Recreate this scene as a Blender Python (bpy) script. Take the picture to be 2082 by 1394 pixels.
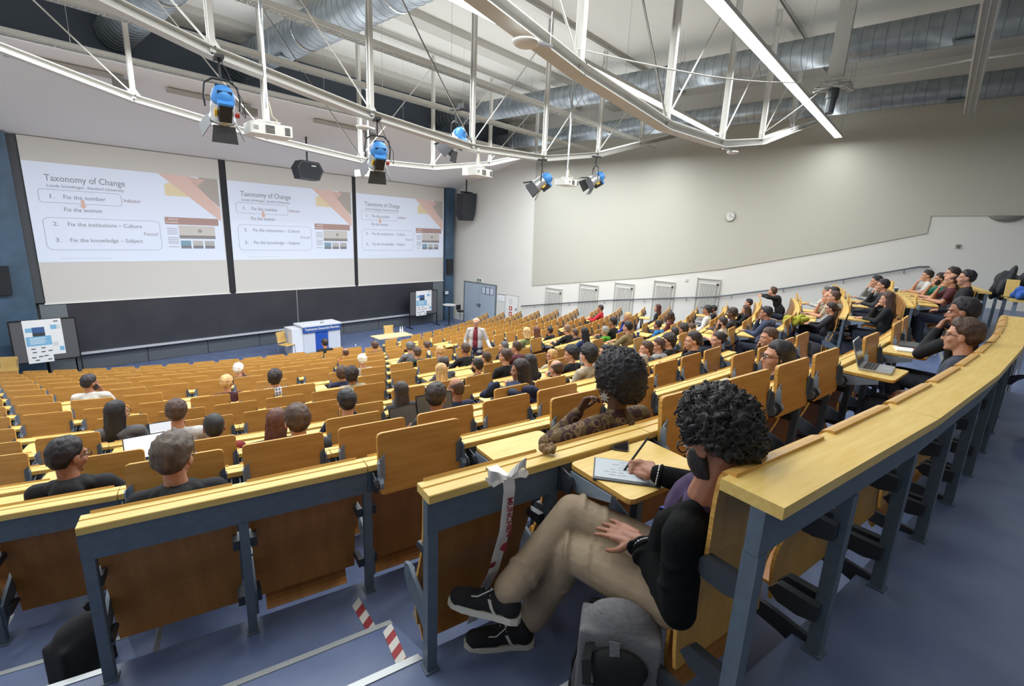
import bpy, math, random
import numpy as np
from mathutils import Vector, Matrix, Euler
random.seed(7)
for o in list(bpy.data.objects): bpy.data.objects.remove(o)
SC = bpy.context.scene
COL = SC.collection
ZC = 4.9                                   # eye height above the stage floor
# ------------------------------------------------------------------ camera
cam_d = bpy.data.cameras.new('camera'); cam = bpy.data.objects.new('camera', cam_d); COL.objects.link(cam)
cam_d.sensor_width = 36; cam_d.lens = 973.0/2082*36; cam_d.clip_start = .02; cam_d.clip_end = 200
RC = [[0.661183, -0.141309, 0.736796], [-0.748987, -0.180719, 0.637463], [0.043074, -0.97333, -0.225327]]
cam.matrix_world = Matrix(((RC[0][0], -RC[0][1], -RC[0][2], 0), (RC[1][0], -RC[1][1], -RC[1][2], 0), (RC[2][0], -RC[2][1], -RC[2][2], ZC), (0, 0, 0, 1)))
SC.camera = cam
# ------------------------------------------------------------------ world, exposure
w = bpy.data.worlds.new('world'); SC.world = w; w.use_nodes = True
w.node_tree.nodes['Background'].inputs[0].default_value = (.75, .82, .9, 1)
w.node_tree.nodes['Background'].inputs[1].default_value = .25
SC.view_settings.view_transform = 'Standard'; SC.view_settings.look = 'None'
SC.view_settings.gamma = 1; SC.view_settings.use_curve_mapping = False
SC.view_settings.exposure = 0.0
LAMP_W = 29.0                             # watts of one lit luminaire section
# ------------------------------------------------------------------ materials
MATS = {}
def srgb(c):
    if isinstance(c, str):
        c = [int(c[i:i+2], 16)/255 for i in (0, 2, 4)]
    return [x/12.92 if x <= .04045 else ((x+.055)/1.055)**2.4 for x in c]
def mat(name, col, rough=.6, metal=0., col2=None, scale=8., stretch=(1, 1, 1), bump=0., bscale=None, emit=0., spec=.5, detail=4., gen=False, mixr=(.35, .65)):
    if name in MATS: return MATS[name]
    m = bpy.data.materials.new(name); m.use_nodes = True
    nt = m.node_tree; b = nt.nodes['Principled BSDF']
    c = srgb(col); b.inputs['Base Color'].default_value = (*c, 1)
    b.inputs['Roughness'].default_value = rough; b.inputs['Metallic'].default_value = metal
    b.inputs['Specular IOR Level'].default_value = spec
    tc = mp = None
    def coords():
        nonlocal tc, mp
        if mp is None:
            tc = nt.nodes.new('ShaderNodeTexCoord'); mp = nt.nodes.new('ShaderNodeMapping')
            mp.inputs['Scale'].default_value = stretch
            nt.links.new(tc.outputs['Generated' if gen else 'Object'], mp.inputs[0])
        return mp.outputs[0]
    if col2 is not None:
        n = nt.nodes.new('ShaderNodeTexNoise'); n.inputs['Scale'].default_value = scale; n.inputs['Detail'].default_value = detail
        nt.links.new(coords(), n.inputs['Vector'])
        r = nt.nodes.new('ShaderNodeValToRGB'); r.color_ramp.elements[0].position = mixr[0]; r.color_ramp.elements[1].position = mixr[1]
        r.color_ramp.elements[0].color = (*c, 1); r.color_ramp.elements[1].color = (*srgb(col2), 1)
        nt.links.new(n.outputs['Fac'], r.inputs[0]); nt.links.new(r.outputs[0], b.inputs['Base Color'])
    if bump:
        n2 = nt.nodes.new('ShaderNodeTexNoise'); n2.inputs['Scale'].default_value = bscale or scale*4; n2.inputs['Detail'].default_value = 3
        nt.links.new(coords(), n2.inputs['Vector'])
        bp = nt.nodes.new('ShaderNodeBump'); bp.inputs['Strength'].default_value = bump; bp.inputs['Distance'].default_value = .01
        nt.links.new(n2.outputs['Fac'], bp.inputs['Height']); nt.links.new(bp.outputs[0], b.inputs['Normal'])
    if emit:
        b.inputs['Emission Color'].default_value = (*c, 1); b.inputs['Emission Strength'].default_value = emit
    MATS[name] = m
    return m
# ------------------------------------------------------------------ mesh builder
def quat_to(d):
    return Vector((0, 0, 1)).rotation_difference(Vector(d).normalized()).to_matrix()
class MB:
    def __init__(s): s.v = []; s.f = []; s.mi = []; s.cur = 0
    def add(s, vs, fs):
        k = len(s.v); s.v.extend([tuple(p) for p in vs]); s.f.extend([tuple(i+k for i in f) for f in fs]); s.mi.extend([s.cur]*len(fs)); return s
    def box(s, c, d, M=None):
        x, y, z = d[0]/2, d[1]/2, d[2]/2
        P = [Vector((a*x, b*y, e*z)) for a in (-1, 1) for b in (-1, 1) for e in (-1, 1)]
        c = Vector(c)
        P = [(M @ p if M else p)+c for p in P]
        return s.add(P, [(0, 1, 3, 2), (4, 6, 7, 5), (0, 4, 5, 1), (2, 3, 7, 6), (0, 2, 6, 4), (1, 5, 7, 3)])
    def bbox(s, c, d, r=.01, M=None, seg=3):                       # rounded in plan (x,y), straight in z
        x, y = d[0]/2, d[1]/2; pts = []
        for cx, cy, a0 in ((x-r, y-r, 0), (-x+r, y-r, 90), (-x+r, -y+r, 180), (x-r, -y+r, 270)):
            for i in range(seg+1):
                a = math.radians(a0+90*i/seg); pts.append((cx+r*math.cos(a), cy+r*math.sin(a)))
        return s.prism(pts, d[2], c, M)
    def prism(s, pts, h, c=(0, 0, 0), M=None):                     # polygon in local xy, extruded along local z (centred)
        n = len(pts); c = Vector(c)
        P = [Vector((p[0], p[1], -h/2)) for p in pts]+[Vector((p[0], p[1], h/2)) for p in pts]
        P = [(M @ p if M else p)+c for p in P]
        F = [tuple(range(n-1, -1, -1)), tuple(range(n, 2*n))]+[(i, (i+1) % n, n+(i+1) % n, n+i) for i in range(n)]
        return s.add(P, F)
    def cyl(s, a, b, r, r2=None, n=10, cap=True):
        a = Vector(a); b = Vector(b); r2 = r if r2 is None else r2
        Q = quat_to(b-a); P = []
        for p, rr in ((a, r), (b, r2)):
            for i in range(n):
                t = 2*math.pi*i/n; P.append(p+Q @ Vector((rr*math.cos(t), rr*math.sin(t), 0)))
        F = [(i, (i+1) % n, n+(i+1) % n, n+i) for i in range(n)]
        if cap: F += [tuple(range(n-1, -1, -1)), tuple(range(n, 2*n))]
        return s.add(P, F)
    def tube(s, path, r, n=8, closed=False):
        path = [Vector(p) for p in path]; m = len(path)
        rs = r if isinstance(r, (list, tuple)) else [r]*m
        P = []; up = None
        for i, p in enumerate(path):
            if closed: t = path[(i+1) % m]-path[i-1]
            else: t = path[min(i+1, m-1)]-path[max(i-1, 0)]
            t.normalize()
            if up is None:
                up = Vector((0, 0, 1)) if abs(t.z) < .9 else Vector((1, 0, 0))
            x = up.cross(t); x.normalize(); y = t.cross(x); up = y
            for k in range(n):
                a = 2*math.pi*k/n; P.append(p+x*(rs[i]*math.cos(a))+y*(rs[i]*math.sin(a)))
        F = []
        for i in range(m if closed else m-1):
            j = (i+1) % m
            for k in range(n): F.append((i*n+k, i*n+(k+1) % n, j*n+(k+1) % n, j*n+k))
        if not closed: F += [tuple(range(n-1, -1, -1)), tuple(range((m-1)*n, m*n))]
        return s.add(P, F)
    def ribbon(s, path, wv, th=.002):                              # flat strip: path points with width vectors
        path = [Vector(p) for p in path]; m = len(path); P = []
        for i, p in enumerate(path):
            w_ = Vector(wv[i] if isinstance(wv, list) else wv)
            t = path[min(i+1, m-1)]-path[max(i-1, 0)]; n_ = w_.cross(t); n_.normalize(); n_ *= th/2
            P += [p-w_/2-n_, p+w_/2-n_, p+w_/2+n_, p-w_/2+n_]
        F = []
        for i in range(m-1):
            for k in range(4): F.append((i*4+k, i*4+(k+1) % 4, i*4+4+(k+1) % 4, i*4+4+k))
        F += [(3, 2, 1, 0), tuple(range((m-1)*4, m*4))]
        return s.add(P, F)
    def lathe(s, prof, c=(0, 0, 0), n=16, M=None):
        c = Vector(c); P = []; m = len(prof)
        for r, z in prof:
            for k in range(n):
                a = 2*math.pi*k/n; q = Vector((r*math.cos(a), r*math.sin(a), z)); P.append((M @ q if M else q)+c)
        F = [(i*n+k, i*n+(k+1) % n, (i+1)*n+(k+1) % n, (i+1)*n+k) for i in range(m-1) for k in range(n)]
        F += [tuple(range(n-1, -1, -1)), tuple(range((m-1)*n, m*n))]
        return s.add(P, F)
    def ell(s, c, r, M=None, nu=12, nv=8):
        c = Vector(c); P = []; r = (r, r, r) if isinstance(r, (int, float)) else r
        for j in range(nv+1):
            ph = math.pi*j/nv
            for i in range(nu):
                a = 2*math.pi*i/nu
                q = Vector((r[0]*math.sin(ph)*math.cos(a), r[1]*math.sin(ph)*math.sin(a), r[2]*math.cos(ph))); P.append((M @ q if M else q)+c)
        F = [(j*nu+i, (j+1)*nu+i, (j+1)*nu+(i+1) % nu, j*nu+(i+1) % nu) for j in range(nv) for i in range(nu)]
        return s.add(P, F)
    def cap(s, a, b, ra, rb=None, n=12):                           # tapered capsule, closed
        a = Vector(a); b = Vector(b); rb = ra if rb is None else rb
        Q = quat_to(b-a) if (b-a).length > 1e-6 else Matrix.Identity(3); P = []; prof = []
        L = (b-a).length
        for i in range(5): t = math.pi/2*(1-i/4); prof.append((ra*math.cos(t)+1e-4, -ra*math.sin(t)))
        for i in range(5): t = math.pi/2*(i/4); prof.append((rb*math.cos(t)+1e-4, L+rb*math.sin(t)))
        m = len(prof)
        for r, z in prof:
            for k in range(n):
                t = 2*math.pi*k/n; P.append(a+Q @ Vector((r*math.cos(t), r*math.sin(t), z)))
        F = [(i*n+k, i*n+(k+1) % n, (i+1)*n+(k+1) % n, (i+1)*n+k) for i in range(m-1) for k in range(n)]
        F += [tuple(range(n-1, -1, -1)), tuple(range((m-1)*n, m*n))]
        return s.add(P, F)
    def chain(s, pts, rs, n=12):
        for i in range(len(pts)-1): s.cap(pts[i], pts[i+1], rs[i], rs[i+1], n)
        return s
    def mesh(s, name, mats=(), smooth=False):
        me = bpy.data.meshes.new(name); me.from_pydata(s.v, [], s.f)
        for m in (mats if isinstance(mats, (list, tuple)) else [mats]): me.materials.append(m)
        if max(s.mi, default=0) > 0: me.polygons.foreach_set('material_index', s.mi)
        if smooth:
            me.polygons.foreach_set('use_smooth', [True]*len(me.polygons))
        me.update(); return me
    def build(s, name, m, parent=None, smooth=False, M=None):
        return link(name, s.mesh(name, m, smooth), parent, M)
def link(name, me, parent=None, M=None):
    o = bpy.data.objects.new(name, me); COL.objects.link(o)
    if M is not None: o.matrix_local = M
    if parent is not None: o.parent = parent
    return o
def tag(o, label, cat, group=None):
    o['label'] = label; o['category'] = cat
    if group: o['group'] = group
    return o
def struct(o): o['kind'] = 'structure'; return o
def thing(name, label, cat, M=None, group=None):
    o = bpy.data.objects.new(name, None); COL.objects.link(o); o.empty_display_size = .05
    if M is not None: o.matrix_world = M
    return tag(o, label, cat, group)
def T(x, y, z): return Matrix.Translation((x, y, z))
def Rz(a): return Matrix.Rotation(a, 4, 'Z')
def Rx(a): return Matrix.Rotation(a, 4, 'X')
def Ry(a): return Matrix.Rotation(a, 4, 'Y')
def YZ():  # local prism axes: polygon (x,y)->(Y,Z), extrude along X
    return Matrix(((0, 0, 1), (1, 0, 0), (0, 1, 0)))
def XZ():  # polygon (x,y)->(X,Z), extrude along -Y
    return Matrix(((1, 0, 0), (0, 0, -1), (0, 1, 0)))
def text_mesh(txt, size, th=0.002, shear=0., bold=False, align='LEFT', width=None):
    cu = bpy.data.curves.new('txt', 'FONT'); cu.body = txt; cu.size = size; cu.extrude = th/2; cu.shear = shear; cu.align_x = align
    cu.resolution_u = 3
    if bold: cu.offset = size*.018
    ob = bpy.data.objects.new('txt', cu)
    me = bpy.data.meshes.new_from_object(ob)
    bpy.data.objects.remove(ob); bpy.data.curves.remove(cu)
    if width and len(me.vertices):
        xs = [v.co.x for v in me.vertices]; k = width/max(1e-6, max(xs)-min(xs)); me.transform(Matrix.Diagonal((k, 1, 1, 1)))
    return me
ORD = ['first', 'second', 'third', 'fourth', 'fifth', 'sixth', 'seventh', 'eighth', 'ninth', 'tenth', '11th', '12th', '13th', '14th', '15th', '16th', '17th', '18th', '19th', '20th']
# palette
WOOD_TOP = mat('maple_top', 'd8b562', .45, col2='e2c478', scale=3, stretch=(1.2, 14, 14), detail=6, spec=.4)
WOOD_EDGE = mat('ply_edge', 'd9aa55', .5, col2='b8853a', scale=2, stretch=(1, 1, 90), detail=2)
BEECH = mat('beech_lacquer', 'c6954f', .42, col2='b88641', scale=3, stretch=(1.2, 10, 10), detail=6, spec=.45)
BEECH2 = mat('beech_shell', 'a8743c', .4, col2='9a6833', scale=3, stretch=(10, 1.2, 1.2), detail=6, spec=.45)
STEEL = mat('grey_powder_steel', '5d6b79', .5, .1, col2='566471', scale=30)
STEEL_D = mat('dark_grey_steel', '3c4148', .45, .3)
STEEL_L = mat('light_grey_steel', '8a9aab', .4, .3)
CHROME = mat('bare_steel', 'c8ccd0', .25, .9)
BLACK = mat('black_plastic', '17181b', .5)
WHITE = mat('white_plastic', 'e6e6e2', .45)
WHITEP = mat('white_paint_steel', 'cdcdc9', .5)
WALLM = mat('wall_plaster', 'd9d8d2', .85, bump=.08, bscale=60)
FLOORM = mat('blue_linoleum', '59688c', .38, col2='6a7898', scale=3.5, detail=8, bump=.02, bscale=200, spec=.45)
ALU = mat('aluminium_nosing', 'aeb2b4', .4, .6)

# ------------------------------------------------------------------ hall geometry
XC, YC, R0, SP = 9.0, 29.25, 30.0, .93       # seating arcs: common centre, radius of the last row, row spacing
ZR = [-.63, -.95, -1.27, -1.60, -1.89, -2.15, -2.38, -2.56, -2.72, -2.87, -3.02, -3.18, -3.35, -3.53, -3.71, -3.89, -4.07, -4.10]
NR = 17
XLW, XRW, YF, YB, ZCEIL = -3.0, 18.0, 20.2, -4.5, 9.9
def RR(n): return R0-SP*n
def FL(n): return max(0., ZC+ZR[n+1]-.8) if n < 16 else 0.
def th_of(n, x, dr=0.): return math.asin(max(-1, min(1, (x-XC)/(RR(n)-dr))))
def arc(r, th, z): return Vector((XC+r*math.sin(th), YC-r*math.cos(th), z))
def Mrow(n, th, z=None): return T(*arc(RR(n), th, ZC+ZR[n] if z is None else z)) @ Rz(th)
def arc_slab(mb, r_in, r_out, xa, xb, z0, z1, seg=20):
    P = []
    for i in range(seg+1):
        x = xa+(xb-xa)*i/seg
        for r in (r_in, r_out):
            t = math.asin(max(-1, min(1, (x-XC)/r)))
            for z in (z0, z1): P.append(arc(r, t, z))
    F = [(0, 1, 3, 2), tuple(4*seg+i for i in (0, 2, 3, 1))]
    for i in range(seg):
        a, b = 4*i, 4*i+4
        F += [(a+1, b+1, b+3, a+3), (a, a+2, b+2, b), (a, b, b+1, a+1), (a+2, a+3, b+3, b+2)]
    mb.add(P, F)
# --- floors
stage = struct(MB().box(((XLW+XRW)/2, 15.2, -.05), (XRW-XLW, 10.4, .1)).build('floor', FLOORM))
XL1 = [7.2, 7.4, 7.6, 7.9, 8.3]+[8.35]*12             # right ends of the left block
XR0 = [11.25, 10.75, 10.6, 10.2, 9.95, 9.8, 9.6]+[9.4]*10
XL0 = [1.27, 1.02, .17, -.70]+[-.35]*13
XR1 = [15.6, 16.6]+[17.0]*15
E_ = .05
for n in range(-1, 16):
    mb = MB()
    z = FL(n) if n >= 0 else ZC+ZR[0]-.8
    if n >= 0: arc_slab(mb, RR(n+1)-E_, RR(n)-E_, XLW, XRW, max(-.1, z-.6), z)
    else: arc_slab(mb, RR(0)-E_, RR(0)+8, XLW, XRW, z-.4, z, 24)
    fo = struct(mb.build('floor_tier', FLOORM))
    spans = [(-1.6 if n < 3 else -2.5, (XL0[n+1] if n+1 <= 2 else -.4)+.02), (XL1[n+1]+.05, XR0[n+1]-.05), (17.1, XRW)]
    for xa, xb in spans:
        if n >= 8 and xa < 0: continue
        mb = MB(); arc_slab(mb, RR(n+1)-E_-.004, RR(n+1)-E_+.03, xa, xb, z-.03, z+.004, 8); mb.build('nosing', ALU, fo)
        zn = FL(n+1)
        if z-zn > .1:
            hb = MB(); xe = xb+(.12 if xa < 0 else 0)
            arc_slab(hb, RR(n+1)-E_-.40, RR(n+1)-E_-.002, xa, xe, zn+.001, (z+zn)/2, 8)
            st = struct(hb.build('step', FLOORM))
            mb = MB(); arc_slab(mb, RR(n+1)-E_-.404, RR(n+1)-E_-.375, xa, xe, (z+zn)/2-.03, (z+zn)/2+.004, 8)
            if xa < 0:
                t1 = th_of(n+1, xe)
                p0 = arc(RR(n+1)-E_-.40, t1, (z+zn)/2-.012); p1 = arc(RR(n+1)-E_, t1, (z+zn)/2-.012)
                mb.cyl(p0, p1, .016, n=4)
            mb.build('nosing', ALU, st)
# --- walls
GREY = mat('wall_grey_panel', 'b9b8ad', .9, bump=.05, bscale=80)
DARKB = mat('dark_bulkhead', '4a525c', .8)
BLUEW = mat('blue_stage_panel', '3c5468', .55, col2='47607a', scale=2.2, detail=5)
struct(MB().box((XRW+.15, (YF+YB)/2, 5), (.3, YF-YB+.6, 10.4)).build('wall_right', WALLM))
struct(MB().box((XLW-.15, (YF+YB)/2, 5), (.3, YF-YB+.6, 10.4)).build('wall_left', WALLM))
struct(MB().box(((XLW+XRW)/2, YF+.15, 5), (XRW-XLW+.6, .3, 10.4)).build('wall_front', mat('front_wall_grey', '8f9090', .8)))
struct(MB().box(((XLW+XRW)/2, YB-.15, 5), (XRW-XLW+.6, .3, 10.4)).build('wall_back', mat('wall_back_paint', 'a9a8a2', .85)))
CEILM = mat('ceiling_paint', 'd2d2cc', .9, bump=.03, bscale=50)
struct(MB().box(((XLW+XRW)/2, (YF+YB)/2, ZCEIL+.1), (XRW-XLW+.6, YF-YB+.6, .2)).build('ceiling', CEILM))
# acoustic panel on the right wall (lower edge follows the stair)
pan = [(14.6, 9.0), (14.45, 2.44), (8.93, 3.32), (5.74, 3.94), (2.45, 4.78), (.39, 5.37), (.39, 5.84), (-4.3, 5.9), (-4.3, 9.0)]
struct(MB().prism(pan, .03, (XRW-.016, 0, 0), YZ()).build('wall_right_panel', GREY))
# soffit above the screens, bulkhead behind it
sof = [(19.95, 6.97), (19.95, 7.07), (15.0, 8.42), (15.0, 8.30)]
struct(MB().prism(sof, XRW-XLW, ((XLW+XRW)/2, 0, 0), YZ()).build('ceiling_soffit', mat('soffit_paint', 'f3f3f2', .85)))
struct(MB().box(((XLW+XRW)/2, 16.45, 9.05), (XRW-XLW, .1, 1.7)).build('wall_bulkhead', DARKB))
for k, yb in enumerate((14.9, 10.5)):
    struct(MB().box(((XLW+XRW)/2, yb, ZCEIL-.09), (XRW-XLW, .5, .18)).build('trim_%d' % (k+1), mat('ceiling_beam', 'b4b3ad', .9)))
# blue panels at either side of the screens
struct(MB().box((17.44, 19.98, 3.5), (.58, .4, 6.98)).build('wall_front_panel', BLUEW))
struct(MB().box((-.85, 19.98, 3.5), (4.25, .4, 6.98)).build('wall_front_panel', BLUEW))
# right-wall stage door
d1 = MB(); d1.box((XRW-.012, 17.98, 1.1), (.02, 2.46, 2.24)); d1 = struct(d1.build('door_1', mat('door_frame_grey', '6e7478', .5)))
DOORM = mat('door_leaf_blue_grey', 'a9b7c6', .45)
for yy in (18.55, 17.41):
    lf = MB().box((XRW-.03, yy, 1.08), (.03, 1.12, 2.14)).build('door_leaf', DOORM, d1)
    hy = 18.05 if yy > 18 else 17.92
    h = MB(); h.box((XRW-.05, hy, 1.02), (.015, .045, .2)); h.cyl((XRW-.06, hy, 1.05), (XRW-.10, hy, 1.05), .01, n=6); h.cyl((XRW-.10, hy, 1.05), (XRW-.10, hy+(.12 if yy > 18 else -.12), 1.05), .01, n=6)
    h.build('handle', BLACK, lf)
for i, yy in enumerate((17.66, 17.36, 17.07)):
    nf = tag(MB().box((XRW-.048, yy, 1.86), (.006, .26, .36)).build('door_notice', mat('notice_paper', 'c9d2e2', .7)), 'framed paper notice on the grey door, %s of three from the left' % ORD[i], 'notice', 'door notices')
    f_ = MB()
    for dy, dz, sy, sz in ((0, .18, .27, .02), (0, -.18, .27, .02), (.13, 0, .02, .37), (-.13, 0, .02, .37)): f_.box((XRW-.053, yy+dy, 1.86+dz), (.006, sy, sz))
    f_.build('frame', mat('notice_frame', '4a4f66', .6), nf)

# ------------------------------------------------------------------ seating
PITCH = .6
def strip_mesh(prof, L, name, m, mi=None):   # profile in (y,z) extruded along x
    return MB().prism(prof, L, (0, 0, 0), YZ()).mesh(name, m)
# two boards with a groove between them
RAILP = [(-.055, -.034), (.055, -.034), (.055, 0), (.014, 0), (.012, -.008), (.004, -.008), (.002, 0), (-.052, 0), (-.055, -.003)]
RAILW = [(-.085, -.034), (.085, -.034), (.085, 0), (-.085, 0)]
BEAMP = [(-.045, -.165), (-.005, -.165), (-.005, -.034), (-.045, -.034)]
G = .004
ME = {}
for k in (1, 2):
    ME['rail%d' % k] = strip_mesh(RAILP, PITCH*k-G, 'rail_board', WOOD_TOP)
    ME['wide%d' % k] = strip_mesh(RAILW, PITCH*k-.002, 'rail_board', WOOD_TOP)
    ME['beam%d' % k] = strip_mesh(BEAMP, PITCH*k, 'beam', STEEL)
def post_mesh(h):
    mb = MB(); mb.box((0, -.03, -.165-(h-.165)/2), (.042, .045, h-.165)); mb.box((0, -.03, -h+.004), (.06, .065, .008))
    for z in (-.36, -.62): mb.cyl((.02, -.03, z), (.03, -.03, z), .007, n=6)
    return mb.mesh('post', STEEL)
ME['post'] = post_mesh(.80)
# backrest: moulded ply following an S curve
def shell(curve, wid, th, name, m, edge=.0, taper=None):
    n = len(curve); mb = MB(); P = []
    for i, (y, z) in enumerate(curve):
        a = Vector(curve[min(i+1, n-1)])-Vector(curve[max(i-1, 0)]); nn = Vector((a.y, -a.x)).normalized()*th/2
        w2 = wid/2*(taper[i] if taper else 1)
        P += [(-w2, y-nn.x, z-nn.y), (w2, y-nn.x, z-nn.y), (w2, y+nn.x, z+nn.y), (-w2, y+nn.x, z+nn.y)]
    F = [(0, 1, 2, 3), tuple(4*(n-1)+k for k in (3, 2, 1, 0))]
    mi = [1, 1]
    for i in range(n-1):
        a = 4*i
        for k in range(4):
            F.append((a+k, a+4+k, a+4+(k+1) % 4, a+(k+1) % 4)); mi.append(0 if k in (0, 2) else 1)
    mb.add(P, F); mb.mi = mi
    return mb.mesh(name, m)
def lerp_curve(pts, sub=3):
    out = []; n = len(pts)
    for i in range(n-1):
        p0, p1, p2, p3 = [Vector(pts[max(0, min(n-1, i+d))]) for d in (-1, 0, 1, 2)]
        for s in range(sub):
            t = s/sub
            out.append(tuple(.5*((2*p1)+(-p0+p2)*t+(2*p0-5*p1+4*p2-p3)*t*t+(-p0+3*p1-3*p2+p3)*t**3)))
    out.append(tuple(pts[-1])); return out
BC = lerp_curve([(.052, .006), (.066, -.02), (.068, -.14), (.075, -.28), (.105, -.40), (.14, -.50), (.155, -.60), (.15, -.74)], 2)
BCW = lerp_curve([(.06, .004), (.096, -.004), (.108, -.05), (.112, -.14), (.112, -.28), (.135, -.40), (.165, -.50), (.175, -.60), (.165, -.74)], 2)
ME['back'] = shell(BC, .535, .013, 'backrest', [BEECH2, WOOD_EDGE], taper=[1]*12+[1, .99, .97])
ME['backw'] = shell(BCW, .52, .013, 'backrest', [mat('beech_shell_light', 'c49a54', .42, col2='b98e48', scale=3, stretch=(10, 1.2, 1.2), detail=6), WOOD_EDGE], taper=[1]*14+[1, .99, .97])
SPN = lerp_curve([(.17, -.70), (.24, -.705), (.36, -.70), (.48, -.685), (.54, -.69), (.575, -.72)], 2)
ME['pan_down'] = shell(SPN, .44, .013, 'seat_pan', [BEECH2, WOOD_EDGE])
def rotc(c, o, a): return [(o[0]+(y-o[0])*math.cos(a)-(z-o[1])*math.sin(a), o[1]+(y-o[0])*math.sin(a)+(z-o[1])*math.cos(a)) for y, z in c]
ME['pan_up'] = shell(lerp_curve([(.195, -.50), (.215, -.54), (.225, -.66), (.22, -.78), (.205, -.84), (.18, -.875)], 2), .44, .013, 'seat_pan', [BEECH2, WOOD_EDGE])
# writing tablet: maple upper face, beech underside, ply edge
def tablet_mesh(up):
    W_, D_, H_ = .50, .35, .022
    mb = MB(); r = .025; x, y = W_/2, D_/2; pts = []
    for cx, cy, a0 in ((x-r, y-r, 0), (-x+r, y-r, 90), (-x+r, -y+r, 180), (x-r, -y+r, 270)):
        for i in range(3): a = math.radians(a0+45*i); pts.append((cx+r*math.cos(a), cy+r*math.sin(a)))
    n = len(pts)
    Mx = (Rx(math.radians(84)).to_3x3(), (0, -.078, .006)) if up else (Matrix.Identity(3), (0, -.255, -.028))
    mb.prism(pts, H_, Mx[1], Mx[0]); mb.mi = [1, 0]+[2]*n
    if up: mb.mi = [0, 1]+[2]*n
    return mb.mesh('tablet', [WOOD_TOP, BEECH, WOOD_EDGE])
ME['tab_up'] = tablet_mesh(True); ME['tab_dn'] = tablet_mesh(False)
def hinge_mesh(up, side):
    mb = MB(); x = side*.272
    # moving arm
    if up:
        mb.prism([(-.135, -.10), (-.095, -.10), (-.088, .03), (-.098, .04), (-.118, .03)], .008, (side*.255, 0, 0), YZ())
        mb.prism([(-.02, -.02), (.02, -.02), (.016, .13), (-.016, .10)], .006, (side*.234, -.096, -.06), XZ())
    else:
        mb.prism([(-.10, -.045), (-.10, -.115), (-.15, -.125), (-.34, -.07), (-.34, -.042)], .008, (side*.255, 0, 0), YZ())
    mb.cyl((side*.238, -.112, -.088), (side*.262, -.112, -.088), .034, n=10)
    return mb.mesh('hinge_arm', STEEL_L if side < 0 else STEEL)
def bracket_mesh(side):
    mb = MB()
    mb.prism([(-.04, -.035), (-.04, -.155), (-.125, -.135), (-.15, -.09), (-.13, -.055), (-.075, -.04)], .009, (side*.277, 0, 0), YZ())
    mb.cyl((side*.266, -.112, -.088), (side*.288, -.112, -.088), .03, n=10)
    return mb.mesh('hinge_bracket', STEEL_D)
for s in (-1, 1):
    ME['hu%d' % s] = hinge_mesh(True, s); ME['hd%d' % s] = hinge_mesh(False, s); ME['br%d' % s] = bracket_mesh(s)
ME['mount'] = MB().prism([(-.02, -.02), (-.02, .03), (.10, .01), (.12, -.02)], .03, (0, 0, 0), YZ()).mesh('mounting_clip', STEEL_D)
mb = MB(); mb.prism([(-.04, -.70), (-.04, -.56), (.05, -.52), (.19, -.46), (.235, -.475), (.24, -.53), (.2, -.58), (.1, -.61)], .016, (-.275, 0, 0), YZ()); mb.cyl((-.285, .2, -.51), (-.255, .2, -.51), .03, n=10)
ME['arm'] = mb.mesh('support_arm', STEEL)
ME['armB'] = MB().prism([(-.04, -.88), (-.04, -.78), (.12, -.755), (.42, -.735), (.42, -.775), (.1, -.83)], .02, (-.275, 0, 0), YZ()).mesh('support_arm', STEEL_D)
ME['mountB'] = MB().prism([(-.03, -.03), (-.03, .03), (.11, .03), (.14, -.01), (.10, -.04), (.03, -.045)], .035, (0, 0, 0), YZ()).mesh('mounting_clip', STEEL_D)
OCC = set(); DOWN = set()                      # (block,row,k): seat pan down / tablet down
SEATS = {}                                     # (block,row) -> (theta0,count)
for n in range(NR):
    for b, (xa, xb) in enumerate(((XL0[n], XL1[n]), (XR0[n], XR1[n]))):
        ta = th_of(n, xa); cnt = int((th_of(n, xb)-ta)*RR(n)/PITCH+.25)
        if b == 1:
            tb = th_of(n, xb); 
        SEATS[(b, n)] = (ta, cnt)
def seat_at(n, x):
    b = 0 if x < 9 else 1
    if n >= NR: return None
    ta, cnt = SEATS[(b, n)]
    k = int((th_of(n, x, .2)-ta)*RR(n)/PITCH)
    return (b, n, k) if 0 <= k < cnt else None
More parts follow.
